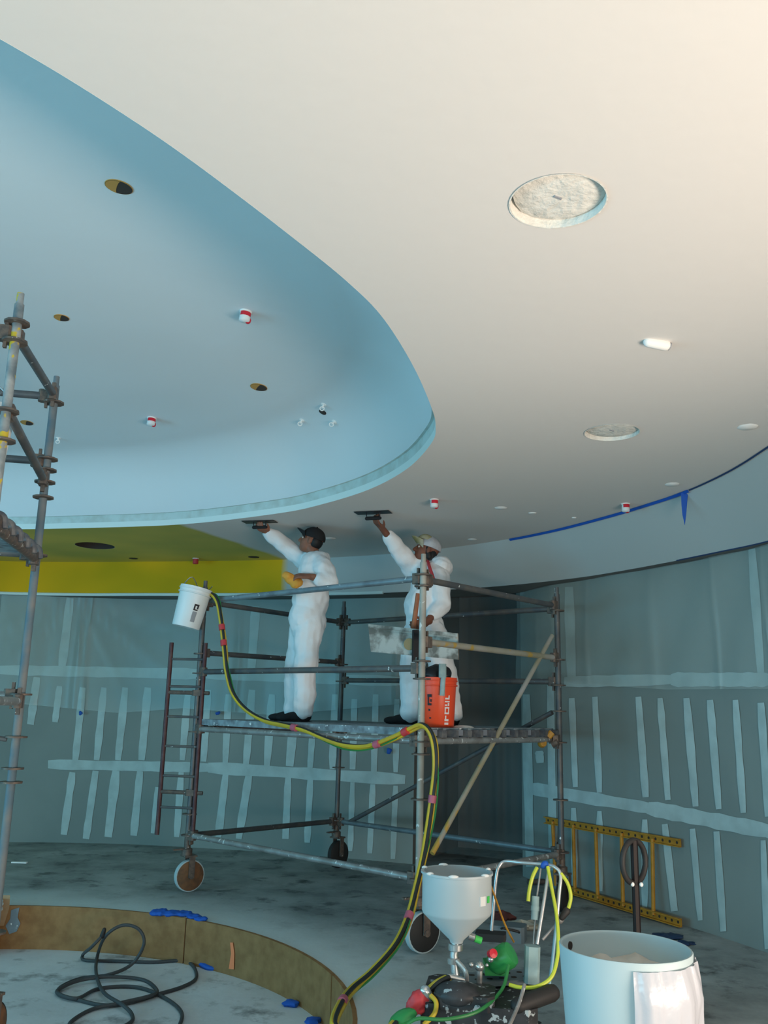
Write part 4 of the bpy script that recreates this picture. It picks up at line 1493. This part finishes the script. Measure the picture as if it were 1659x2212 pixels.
# chassis: black base, perforated top plate, tube bumper, wheels
zt = aty(1000, 2140, 4.25).z
cx = hc.x + .13
mb = MB()
mb.box((cx - .02, 4.32, zt - .10), .50, .44, .16, Matrix.Rotation(-.15, 3, 'Z'), .04)
mb.box((cx - .10, 4.20, zt - .01), .26, .20, .06, Matrix.Rotation(-.15, 3, 'Z'), .03)
mb.ell((cx - .13, 4.17, zt + .01), V((.11, 0, 0)), V((0, .09, 0)), V((0, 0, .05)), 16, 8)
mb.box((cx + .05, 4.36, .10), .42, .34, .08, Matrix.Rotation(-.15, 3, 'Z'), .03)
ch = mb.build('chassis', M['chassis'], pump)
mb = MB()
pl = V((cx + .08, 4.45, zt + .0))
rz = Matrix.Rotation(.28, 3, 'Z')
mb.box(pl, .34, .16, .02, rz)
pp = mb.build('perforated_plate', M['grey_box'], pump)
mb = MB()
for i in range(5):
    for j in range(2):
        q = pl + rz @ V((-.12 + i * .06, -.082 + 0 * j, 0)) + V((0, 0, .0))
        q2 = pl + rz @ V((-.12 + i * .06, -.035 + .07 * j, .0105))
        mb.lathe(q2, [(.014, 0), (.014, .001), (.0, .0012)], 10)
mb.build('hole', M['cutout'], pp)['kind'] = 'stuff'
a, b = aty(1120, 2172, 4.1), aty(1192, 2145, 4.2)
MB().cap(a, .035, b, .036, 14).build('bumper', M['rubber'], pump)
for px in (1010, 1150):
    q = aty(px, 2200, 4.25)
    MB().lathe((q.x, 4.28 if px < 1100 else 4.4, .085), [(.0, -.03), (.07, -.03), (.085, -.02), (.085, .02), (.07, .03), (.0, .03)], 24, (.15, -1, 0)).build('wheel', M['rubber'], pump)
q = aty(1140, 2200, 4.05)
MB().box((q.x, 4.15, zt - .16), .16, .12, .10, Matrix.Rotation(-.15, 3, 'Z'), .02).build('drip_tray', M['tube_blue'], pump)
MB().box(aty(1060, 2022, 4.75), .15, .09, .035, Matrix.Rotation(-.2, 3, 'Z'), .008).build('control_box', M['rubber'], pump)
# steel handle frame
hf1 = [aty(1062, 2010, 4.62), aty(1066, 1960, 4.62), aty(1072, 1895, 4.62), aty(1078, 1872, 4.62), aty(1092, 1861, 4.62), aty(1130, 1864, 4.56), aty(1180, 1868, 4.5), aty(1200, 1874, 4.46), aty(1211, 1890, 4.44), aty(1208, 1930, 4.42), aty(1203, 1985, 4.40)]
MB().tube(spline(hf1, 6), .0085, 10).build('handle_frame', M['tube'], pump)
MB().tube([aty(1203, 1985, 4.40), aty(1193, 2080, 4.36), aty(1183, 2150, 4.32)], .008, 10).build('handle_leg', M['tube_blue'], pump)['label'] = 'blue lower leg of the handle frame'
MB().tube([aty(1187, 1868, 4.5), aty(1178, 1930, 4.46), aty(1160, 2040, 4.4)], .0085, 10).build('lance', M['tube'], pump)
MB().tube([aty(1168, 1876, 4.5), aty(1160, 1935, 4.48), aty(1152, 2044, 4.42), aty(1148, 2052, 4.42)], .0045, 8).build('rod', M['steel'], pump)
c = [aty(1157, 1936, 4.47), aty(1155, 1987, 4.45)]
mb = MB()
mb.tube(c, .018, 12)
mb.tube([c[0].lerp(c[1], .42), c[0].lerp(c[1], .62)], .0205, 12)
mb.build('air_cylinder', M['regulator'], pump)
c = [aty(1152, 2042, 4.4), aty(1146, 2124, 4.36)]
m_ = (c[0] + c[1]) / 2
MB().box(m_, .066, .06, (c[0] - c[1]).length, Matrix.Rotation(.05, 3, 'Y'), .012).build('regulator_box', M['regulator'], pump)
a, b = aty(1172, 2030, 4.4), aty(1210, 1988, 4.43)
mb = MB()
mb.tube([a, b], .007, 8)
mb.cap(b, .016, aty(1218, 1975, 4.43), .014)
mb.build('spray_gun', M['steel'], pump)
mb = MB()
mb.cap(aty(1214, 1982, 4.42), .014, aty(1224, 1968, 4.42), .018)
mb.build('spray_nozzle', M['rubber'], pump)
MB().tube(spline([aty(1160, 1874, 4.5), aty(1150, 1895, 4.48), aty(1143, 1925, 4.47), aty(1141, 1947, 4.46)], 5), .009, 8).build('air_hose', M['hose_yg'], pump)
MB().tube(spline([aty(1183, 1872, 4.47), aty(1192, 1920, 4.42), aty(1202, 1975, 4.36), aty(1206, 2030, 4.3), aty(1203, 2075, 4.26), aty(1190, 2112, 4.22), aty(1160, 2131, 4.2), aty(1125, 2133, 4.2), aty(1100, 2127, 4.22)], 6), .0085, 8).build('air_hose', M['hose_yg'], pump)
MB().tube(spline([aty(1211, 1886, 4.44), aty(1226, 1908, 4.43), aty(1233, 1935, 4.42), aty(1229, 1958, 4.42), aty(1224, 1966, 4.42)], 5), .0085, 8).build('air_hose', M['hose_yg'], pump)
MB().tube(spline([aty(1057, 1905, 4.3), aty(1070, 1940, 4.4), aty(1090, 1995, 4.5), aty(1110, 2035, 4.55)], 5), .005, 6).build('cord', M['amber'], pump)
MB().tube(spline([aty(1098, 2085, 4.28), aty(1088, 2130, 4.2), aty(1060, 2165, 4.1), aty(1020, 2190, 4.02), aty(960, 2202, 3.98), aty(905, 2200, 3.98), aty(880, 2212, 3.98)], 6), .0075, 8).build('return_hose', M['hose_g'], pump)
MB().tube(spline([aty(1133, 2127, 4.12), aty(1122, 2165, 4.05), aty(1105, 2205, 3.98), aty(1090, 2235, 3.95)], 5), .008, 8).build('whip_hose', M['steel'], pump)
MB().tube(spline([aty(930, 2150, 4.14), aty(942, 2165, 4.12), aty(938, 2190, 4.1), aty(915, 2214, 4.08)], 5), .01, 8).build('short_hose', M['hose_y'], pump)
MB().ell(aty(1176, 1868, 4.49), V((.02, 0, .006)), V((0, .016, 0)), V((0, 0, .018)), 10, 6).build('tape_wrap', M['blue_tape'], pump)['label'] = 'blue tape wrapped on the frame'
MB().ell(aty(870, 2200, 4.05), V((.06, 0, .02)), V((0, .05, 0)), V((0, 0, .035)), 12, 6).build('guard', M['green'], pump)

# ------------------------------------------------------------------ big white mixing barrel
YB = 3.1
bc = aty(1350, 2043, YB)
bx, bz = bc.x, bc.z
RB1 = .211
bar = thing('mixing_barrel', (bx, YB, 0), 'large white plastic mixing barrel with film wrapped on its right side, in the foreground', 'barrel')
prof = [(.155, 0), (.160, .005), (.19, bz * .6), (RB1, bz - .004), (RB1 - .002, bz), (RB1 - .007, bz), (RB1 - .010, bz - .005), (.185, bz * .6), (.16, .05)]
M['barrel'] = mat('pale_blue_white_plastic', (.44, .55, .58), .45)
MB().lathe((bx, YB, 0), prof, 56).build('shell', M['barrel'], bar)
mb = MB()
rows_ = []
for j in range(6):
    r = .193 * j / 5
    rows_.append((max(r, 1e-4), bz - .085 + .012 * (1 - (j / 5) ** 2)))
rng = random.Random(11)
mb.lathe((bx, YB, 0), rows_[::-1], 40, jit=lambda j, k: 0)
for i, p in enumerate(mb.v):
    p.z += .035 * noise.noise(V((p.x * 14, p.y * 14, 0)))
mb.build('mix', M['mix'], bar)
nz_ = lambda j, k: .010 * noise.noise(V((k * .17, j * .25, 1.7))) + .005 * noise.noise(V((k * .45, j * .4, 4.1)))
prof = []
for k in range(13):
    z = bz - .028 - .045 * k
    prof.append((RB1 - (RB1 - .19) * (bz - z) / (bz * .4) + .016 + .014 * min(1, k / 2), z))
prof[0] = (RB1 + .006, bz - .022)
MB().lathe((bx, YB, 0), prof, 70, (0, 0, 1), -math.pi / 2 - .16, -math.pi / 2 + 2.2, nz_).build('film_wrap', M['wrap'], bar)
an = 2.45
q = V((bx + (RB1 - .012) * math.cos(an), YB + (RB1 - .012) * math.sin(an), bz - .034))
MB().lathe(q, [(.014, -.002), (.014, .003), (0, .004)], 12, (-math.cos(an), -math.sin(an), 0)).build('handle_hole', M['cutout'], bar)

# ------------------------------------------------------------------ pallet jack: only its tiller rises above the barrel
YJ = 4.3
jk = aty(1372, 1930, YJ)
jx = jk.x
jack = thing('pallet_jack', (jx, YJ, 0), 'black pallet jack with upright tiller and loop handle behind the white barrel', 'pallet jack')
ztop, zbot = aty(1370, 1815, YJ).z, aty(1370, 1908, YJ).z
mb = MB()
lp = []
cz_, hz_ = (ztop + zbot) / 2, (ztop - zbot) / 2
for k in range(28):
    a = 2 * math.pi * k / 28
    lp.append(V((jx + .067 * math.cos(a), YJ + .05 * math.cos(a), cz_ + hz_ * math.sin(a))))
mb.tube(lp, .0132, 10, closed=True)
mb.build('loop_handle', M['rubber'], jack)
mb = MB()
mb.box((jx + .003, YJ, (ztop + .30) / 2), .031, .031, ztop - .30, None, .008)
mb.build('tiller', M['jack'], jack)
for dx in (-.018, .022):
    MB().ell((jx + dx, YJ - .028, zbot - .0), V((.009, 0, 0)), V((0, .009, 0)), V((0, 0, .010)), 10, 6).build('bolt', M['patch'], jack)
mb = MB()
mb.box((jx, YJ + .02, .24), .13, .13, .16, None, .02)
mb.tube([(jx, YJ, .10), (jx, YJ, .34)], .05, 14)
mb.build('hydraulic_unit', M['jack'], jack)
for s in (-1, 1):
    MB().lathe((jx + s * .05, YJ, .085), [(0, -.025), (.07, -.025), (.085, -.015), (.085, .015), (.07, .025), (0, .025)], 20, (1, 0, 0)).build('wheel', M['rubber'], jack)
fd = V((.33, .94, 0)).normalized()
fs_ = V((fd.y, -fd.x, 0))
rot = Matrix.Rotation(math.atan2(fd.y, fd.x), 3, 'Z')
q = V((jx, YJ, 0)) + fd * .16
mb = MB()
mb.box((q.x, q.y, .12), .06, .44, .12, rot, .01)
mb.build('crosshead', M['jack'], jack)
for s in (-1, 1):
    q = V((jx, YJ, 0)) + fd * .62 + fs_ * (.15 * s)
    mb = MB()
    mb.box((q.x, q.y, .085), .95, .14, .05, rot, .02)
    q2 = q + fd * .38
    mb.lathe((q2.x, q2.y, .04), [(0, -.04), (.036, -.04), (.04, -.03), (.04, .03), (.036, .04), (0, .04)], 16, fs_)
    mb.build('fork', M['jack'], jack)

# ------------------------------------------------------------------ yellow ladder leaning on the right wall
r0b, r1b = atz(1212, 1917, .04), atz(1470, 1994, .04)
r0t, r1t = wall_hit(1186, 1771, .045), wall_hit(1478, 1821, .045)
ylad = thing('yellow_ladder', (r0b + r1b) / 2 * 1.0 + V((0, 0, -.04)), 'yellow ladder section lying on its side against the right wall', 'ladder')
for a, b in ((r0b, r1b), (r0t, r1t)):
    d = (b - a)
    rot = d.to_track_quat('X', 'Z').to_matrix()
    c = (a + b) / 2
    mb = MB()
    for oz in (-.026, .026):
        mb.box(c + rot @ V((0, 0, oz)), d.length, .03, .008, rot)
    mb.box(c + rot @ V((0, .012, 0)), d.length, .006, .056, rot)
    o = mb.build('ladder_rail', M['yellow_fg'], ylad, smooth=False)
    m2 = MB()
    nh = 22
    for k in range(nh):
        q = a + d * ((k + .5) / nh) + rot @ V((0, .0085, 0))
        m2.lathe(q, [(.011, -.002), (.011, .001), (0, .0015)], 8, rot @ V((0, -1, 0)))
    m2.build('rail_hole', M['cutout'], o)['kind'] = 'stuff'
for (xt, yt), (xb, yb) in (((1206, 1778), (1198, 1915)), ((1257, 1785), (1247, 1932)), ((1309, 1794), (1301, 1947)), ((1365, 1803), (1357, 1966)), ((1427, 1812), (1419, 1980))):
    ta = (xt - 1186) / (1478 - 1186)
    tb = (xb - 1212) / (1470 - 1212)
    MB().tube([r0b.lerp(r1b, tb), r0t.lerp(r1t, ta)], .016, 8).build('rung', M['yellow_fg'], ylad)

# ------------------------------------------------------------------ cable coil in the pit
Z0 = PITZ + .012
crop = lambda x, y, lift=0.0: atz(x * .4348, 1250 + y * .4348, Z0 + lift)
YL = crop(640, 1960).y
up = lambda x, y: aty(x * .4348, 1250 + y * .4348, YL)
CB = [up(508, 1775), up(455, 1830), crop(412, 1868, .02), crop(425, 1896), crop(560, 1900), crop(760, 1905), crop(900, 1898), crop(958, 1922), crop(974, 1985), crop(905, 2028), crop(780, 2066), crop(640, 2108), crop(520, 2120), crop(400, 2096), crop(295, 2068), crop(300, 2030), crop(400, 1986), crop(540, 1968, .02),
      up(655, 1915), up(715, 1815), up(690, 1742), up(610, 1722), up(525, 1775), crop(485, 1870, .03), crop(478, 1960, .02), crop(515, 2055, .02), crop(610, 2118, .02), crop(655, 2165), crop(648, 2205), crop(560, 2240), crop(420, 2235), crop(345, 2212), crop(450, 2142), crop(600, 2108, .01), crop(765, 2066, .015), crop(768, 2030), crop(700, 1990), crop(540, 1978, .02), crop(400, 1995, .015), crop(310, 2030, .012), crop(285, 2058, .01), crop(380, 2086, .01), crop(480, 2040), crop(620, 2026), crop(730, 2042), crop(850, 2102), crop(903, 2160), crop(890, 2225), crop(860, 2300)]
cab = thing('power_cable', crop(560, 2050), 'charcoal power cable lying in loose loops on the pit floor', 'cable')
MB().tube(spline(CB, 6), .0115, 8).build('cable_loop', M['cable'], cab)
MB().cap(CB[0], .018, CB[0] + V((.01, 0, .04)), .014).build('plug', M['rubber'], cab)


# ------------------------------------------------------------------ crumpled tape, debris
def wad(name, c, ax, ay, az, m, label, cat, seed=0, group=None):
    mb = MB()
    mb.ell(c, ax, ay, az, 14, 8)
    for v in mb.v:
        k = noise.noise(v * 30 + V((seed, 0, 0)))
        v += (v - V(c)) * (.85 * k)
        v.z = max(v.z, c[2] - V(az).length)
    return tag(mb.build(name, m, None, loc=c), label, cat, group)


b1 = atz(385, 1975, .014)
mb = MB()
for k, (x, y) in enumerate(((345, 1971), (370, 1973), (397, 1974), (420, 1980), (434, 1985))):
    q = atz(x, y, .012)
    mb.ell(q, V((.085 - .006 * k, -.01, 0)), V((0, .075 - .010 * k, 0)), V((.01, 0, .024 - .002 * k)), 10, 6)
o = remesh(mb, 'blue_tape_wad', M['blue_tape'], .009, None, b1, .008, 26.)
tag(o, 'long crumpled wad of blue tape on the floor at the pit edge', 'tape')
wad('blue_tape_wad', atz(625, 2166, PITZ + .018), (.05, -.01, 0), (0, .045, 0), (0, 0, .018), M['blue_tape'], 'small wad of blue tape on the pit floor near the curved plywood', 'tape', 3)
wad('blue_tape_wad', atz(676, 2206, PITZ + .018), (.05, 0, 0), (0, .04, 0), (0, 0, .018), M['blue_tape'], 'blue tape scrap at the bottom edge, lowest in the pit', 'tape', 8)
mb = MB()
pts = spline([atz(370, 2060, PITZ + .012), atz(405, 2066, PITZ + .014), atz(428, 2078, PITZ + .02), atz(450, 2091, PITZ + .012), atz(472, 2092, PITZ + .012)], 6)
n = len(pts)
mb.tube(pts, [.010 + .012 * math.sin(math.pi * i / (n - 1)) for i in range(n)], 8)
tag(mb.build('blue_tape_strip', M['blue_tape'], None, loc=pts[0]), 'twisted strip of blue tape on the pit floor at the foot of the plywood', 'tape')
for px, py, lab, s in ((178, 1541, 'blue tape bit stuck on the plastic at the far left', .022), (475, 1541, 'blue tape bit stuck on the wall left of the black capped worker', .024), (845, 1623, 'blue tape bit stuck on the wall just below the hanging hose loop', .028)):
    q = wall_hit(px, py, .07)
    wad('tape_bit', q, (s, 0, 0), (0, .012, 0), (0, 0, s), M['blue_tape'], lab, 'tape', px)
wad('tape_scrap', atz(1443, 2022, .012), (.10, .03, 0), (-.02, .09, 0), (0, 0, .012), M['navy_tape_shadow'], 'dark blue scrap on the floor behind the barrel', 'tape', 2)
wad('tape_scrap', atz(1483, 2036, .010), (.07, -.02, 0), (.02, .05, 0), (0, 0, .010), M['navy_tape_shadow'], 'darker blue scrap right of the barrel rim on the floor', 'tape', 5)
wad('cream_rag', atz(1125, 1998, .03), (.12, -.02, 0), (.02, .07, 0), (0, 0, .03), M['cream'], 'cream coloured rag on the floor behind the pump', 'rag', 4)
wad('red_brown_rag', atz(1085, 1985, .04), (.085, 0, 0), (0, .07, 0), (0, 0, .045), M['redbrown'], 'dark red brown rag on the floor behind the pump', 'rag', 6)
q = atz(1098, 2030, 0)
tc_ = thing('tool_case', q, 'grey tool case on the floor behind the pump', 'case')
MB().box(q + V((0, 0, .05)), .24, .16, .10, Matrix.Rotation(-.3, 3, 'Z'), .02).build('case_body', M['grey_box'], tc_)
MB().tube([q + V((-.06, -.09, .09)), q + V((-.05, -.12, .10)), q + V((.05, -.12, .08)), q + V((.06, -.10, .07))], .008, 6).build('case_handle', M['rubber'], tc_)
q0, q1 = atz(820, 1842, .03), atz(872, 1848, .03)
d = q1 - q0
tag(MB().box((q0 + q1) / 2 + V((0, -.02, -.005)), d.length, .05, .045, Matrix.Rotation(math.atan2(d.y, d.x), 3, 'Z')).build('wooden_lath', M['lath'], None, smooth=False, loc=(q0 + q1) / 2), 'short reddish wooden lath on the floor at the foot of the left wall', 'lath')
q0, q1 = atz(28, 1863, .01), atz(56, 1863, .01)
tag(MB().box((q0 + q1) / 2, .15, .04, .012, None, .005).build('plaster_scrap', M['patch'], None, smooth=False, loc=(q0 + q1) / 2), 'thin white scrap on the floor at far left', 'scrap')
# extra maroon tubes lying under the scaffold at its right post
q0, q1 = atz(1155, 1868, .35), atz(1215, 1852, .35)
for k in range(2):
    a, b = atz(1140 + 30 * k, 1905 - 14 * k, .03), atz(1236, 1903 - 14 * k, .03)
    tag(MB().tube([a, b], .024, 10).build('loose_tube', M['clamp'], None, loc=(a + b) / 2), ['rusty loose tube on the floor at the right scaffold caster', 'rusty loose tube lying behind the front one at the right caster'][k], 'tube')

# ------------------------------------------------------------------ blue tape along ceiling and frieze, continued by a dark strip painted as shadow
i0 = next(i for i, p in enumerate(bt) if p.x > 1.17)
i9 = next(i for i, p in enumerate(bt) if p.x > 0 and p.y < 6.12)
mt = thing('masking_tape', V((bt[i0].x, bt[i0].y, ZS)), 'blue masking tape line, then a dark strip painted as shadow, where the ceiling meets the right frieze', 'tape')
for nm, a, b, mm, hw in (('tape_and_shadow_run', i0, i9, 'blue_tape', .021), ('tape_and_shadow_run', i9, len(bt) - 1, 'navy_tape_shadow', .012)):  # second run is no tape: a dark strip painted for the shadowed gap
    mb = MB()
    n = b - a + 1
    vs = []
    for i in range(a, b + 1):
        t = (bt[min(i + 1, len(bt) - 1)] - bt[max(i - 1, 0)]).normalized()
        nr = V((-t.y, t.x, 0))
        if nr.dot(V((-1, -1, 0))) < 0:
            nr = -nr
        q = V((bt[i].x, bt[i].y, ZS))
        w_ = hw
        vs += [q + V((0, 0, -w_)) + nr * .004, q + nr * (w_ * .9) + V((0, 0, -.003))]
    mb.add(vs, [(k * 2, k * 2 + 1, k * 2 + 3, k * 2 + 2) for k in range(n - 1)])
    mb.build(nm, M[mm], mt)
lpx = [(1471, 1065), (1486, 1063), (1484, 1085), (1482, 1108), (1479, 1134), (1474, 1112), (1472, 1090)]
yy = atz(1478, 1064, ZS).y - .03
fr = [aty(x, y, yy) for x, y in lpx]
bk = [p + V((.004, .006, 0)) for p in fr]
nn = len(fr)
mb = MB()
mb.add(fr + bk, [tuple(range(nn)), tuple(range(2 * nn - 1, nn - 1, -1))] + [(i, (i + 1) % nn, nn + (i + 1) % nn, nn + i) for i in range(nn)])
mb.build('loose_end', M['blue_tape'], mt)
i1 = next(i for i, p in enumerate(bb) if p.y < 6.9 and p.x > 0)
tp = bb[i1:]
tag(MB().tube([V((p.x - .001, p.y - .001, ZB + .001)) for p in tp], .006, 6).build('masking_tape', M['navy_tape_shadow'], None), 'dark blue tape along the lower edge of the right frieze', 'tape')


# ------------------------------------------------------------------ fittings in the ceilings
def plug(p, r, label, depth=.02, drop=.0):
    root = thing('ceiling_plug', p, label, 'ceiling plug')
    mb = MB()
    mb.lathe(p, [(r + .004, -.003), (r - .001, -.003), (r - .001, .09)], 40, caps=False)
    mb.build('cut_edge', M['rough_plaster'], root)
    mb = MB()
    jit = lambda j, k: .004 * noise.noise(V((k * .6, j * 1.0, r * 50))) if j > 1 else 0
    mb.lathe(p + V((.006, .004, 0)), [(1e-4, depth - .004), (r * .5, depth - .006), (r * .86, depth - .002), (r * .955, depth + .006), (r * .955, .08)], 40, jit=jit)
    d = mb.build('disc', M['rough_plaster'], root)
    MB().box(p + V((0, 0, depth - .007)), .03, .008, .004, Matrix.Rotation(.5, 3, 'Z')).build('screw_slot', M['print_grey'], d)


plug(p_big, .152, 'large round rough plastered plug in the white ceiling at upper right', .022)
plug(p_mid, .155, 'round plastered plug in the white ceiling above the blue tape line', .018)
r0 = thing('lamp_cutout', p_grn, 'dark round lamp hole in the yellow green ceiling', 'lamp hole')
MB().lathe(p_grn, [(.199, .0), (.199, .08), (1e-4, .08)], 30, caps=False).build('hole_wall', M['cutout'], r0)


def surf_z(p):
    return p


def dome_hit(px, py):
    """where the view meets the dome's inner surface"""
    o3, d3 = V((0, 0, CAMZ)), ray(px, py)
    for me_o in (dome,):
        ok, loc, nrm, idx = me_o.ray_cast(o3 - ORG[me_o], d3.normalized())
        if ok:
            return loc + ORG[me_o], (nrm if nrm.z < 0 else -nrm)
    p = atz(px, py, ZS + .6)
    return p, V((0, 0, -1))


bpy.context.view_layer.update()


def sprinkler(p, nrm, label, r=.030, red_only=False):
    root = thing('sprinkler_cap', p, label, 'sprinkler cap', 'sprinkler caps')
    a = V(nrm)
    MB().lathe(p, [(r * 1.15, -.002), (r * 1.15, .006), (r * .95, .010)], 16, a).build('ring', M['patch'], root)
    MB().lathe(p, [(r * .95, .008), (r, .03), (r, .058), (r * .8, .064), (1e-4, .066)], 16, a).build('cap', M['red'] if red_only else M['white_plastic'], root)
    if not red_only:
        MB().lathe(p, [(r * 1.02, .0), (r * 1.02, .03), (r * 1.02, .034)], 16, a, -.4, 2.4).build('red_band', M['red_gloss'], root)
        MB().ell(p + a * .05 + V((r * .55, r * .45, 0)), V((r * .62, 0, 0)), V((0, r * .7, 0)), V((0, 0, .022)), 10, 6).build('red_tip', M['red_gloss'], root)


for px, py, lab, r in ((531, 673, 'red and white sprinkler cap in the blue dome, the larger one at upper right', .033), (328, 903, 'red and white sprinkler cap in the blue dome, the smaller one at lower left', .033)):
    p, nn_ = dome_hit(px, py)
    sprinkler(p + nn_ * .001, nn_, lab, r)
D_ = V((0, 0, -1))
sprinkler(atz(938, 1079, ZS), D_, 'red and white sprinkler cap on the white ceiling above the right hand worker', .030)
sprinkler(atz(1351, 1088, ZS), D_, 'red and white sprinkler cap on the white ceiling just inside the blue tape line', .030)
sprinkler(aty(423, 1206, 9.6) + V((0, 0, 0)) if False else atz(423, 1206, ZS), D_, 'all red sprinkler cap on the yellow green ceiling', .032, True)


def cutout(p, nrm, r, label):
    root = thing('lamp_cutout', p, label, 'lamp hole')
    a = V(nrm)
    MB().lathe(p - a * .03, [(r, .034), (r * 1.04, .033), (r * 1.04, -.02), (r, -.02)], 28, a, caps=False).build('hole_rim', M['insul'], root)
    MB().lathe(p + a * .003, [(r * .99, 0), (r * .99, .0005), (1e-4, .0008)], 28, a).build('hole', M['cutout'], root)
    q = p + a * .005
    side = (V((-1, -.45, 0)) - a * V((-1, -.45, 0)).dot(a)).normalized()
    fw = a.cross(side)
    vs = [q + side * (r * .98 * math.cos(t)) + fw * (r * .98 * math.sin(t)) for t in [-1.5 + 3.0 * i / 14 for i in range(15)]]
    vs += [q + side * (r * .98 * math.cos(t) * .15) + fw * (r * .98 * math.sin(t)) for t in [-1.5 + 3.0 * i / 14 for i in range(15)]]
    mb = MB()
    mb.add(vs, [(i, i + 1, i + 16, i + 15) for i in range(14)])
    mb.build('insulation', M['insul'], root)['label'] = 'orange insulation in the hole'


for px, py, r, lab in ((257, 403, .062, 'round lamp hole with orange insulation high in the blue dome, nearest and largest'), (559, 836, .06, 'lamp hole with orange insulation in the middle of the blue dome'), (133, 686, .045, 'small lamp hole beside the top of the left tower'), (58, 913, .05, 'lamp hole seen between the posts of the left tower')):
    p, nn_ = dome_hit(px, py)
    cutout(p, nn_, r, lab)
for px, py, lab in ((699, 874, 'white ceiling hanger in the dome, topmost of the three right of centre'), (652, 908, 'white ceiling hanger in the dome, left of the three right of centre'), (722, 911, 'white ceiling hanger in the dome, right of the three right of centre'), (126, 946, 'small white hanger in the dome beside the left tower post')):
    p, nn_ = dome_hit(px, py)
    root = thing('ceiling_hanger', p, lab, 'hanger', 'white hangers in the dome')
    MB().lathe(p, [(.022, 0), (.022, .004), (.008, .006), (.008, .03), (.0, .032)], 12, nn_).build('base', M['patch'], root)
    q = p + nn_ * .035
    MB().tube([q + V((.016 * math.cos(t), 0, .016 * math.sin(t))) for t in [2 * math.pi * k / 12 for k in range(12)]], .004, 6, closed=True).build('loop', M['patch'], root)
p, nn_ = dome_hit(697, 890)
tag(MB().lathe(p, [(.03, 0), (.03, .003), (.02, .006), (0, .007)], 14, nn_).build('junction_hole', M['cutout'], None, loc=p), 'small dark hole among the three white hangers', 'hole')
# small filler patches and stubs on the white ceiling
for px, py, r, lab in ((1082, 1097, .05, 'small white filler patch above the right hand worker, left of two'), (1150, 1108, .035, 'small white filler patch above the scaffold, right of two'), (1020, 1165, .045, 'small white filler patch beside the pale cap'), (1240, 1118, .02, 'tiny white filler patch left of the taped line'), (1452, 1046, .05, 'small white filler patch just above the hanging blue tape end'), (1615, 922, .055, 'white filler patch at the right edge of the ceiling'), (712, 1163, .06, 'pale filler patch on the ceiling behind the black cap')):
    p = atz(px, py, ZS)
    mb = MB()
    mb.lathe(p, [(r, 0), (r * .85, .006), (1e-4, .009)], 18, (0, 0, -1), jit=lambda j, k: .15 * r * noise.noise(V((k * .7, px, 0))) if j == 0 else 0)
    tag(mb.build('filler_patch', M['patch'], None, loc=p), lab, 'patch')
p = atz(1421, 738, ZS)
stub = thing('ceiling_stub', p, 'white stubby conduit plug on the ceiling below the large round plug', 'plug')
mb = MB()
mb.cap(p + V((-.045, -.01, -.008)), .022, p + V((.035, .01, -.012)), .024)
mb.build('plaster_collar', M['patch'], stub)
MB().lathe(p + V((.045, .012, -.012)), [(.0, -.02), (.016, -.018), (.018, .012), (.0, .016)], 10, (1, .2, -.3)).build('stub_end', M['print_grey'], stub)
for px, py, r, lab in ((288, 1206, .05, 'small dark hole in the yellow green ceiling, left of the red cap'), (548, 1203, .06, 'small dark hole in the yellow green ceiling, right of the red cap')):
    p = atz(px, py, ZS)
    tag(MB().lathe(p, [(r, .002), (r, .004), (1e-4, .006)], 18, (0, 0, -1)).build('ceiling_hole', M['cutout'], None, loc=p), lab, 'hole')
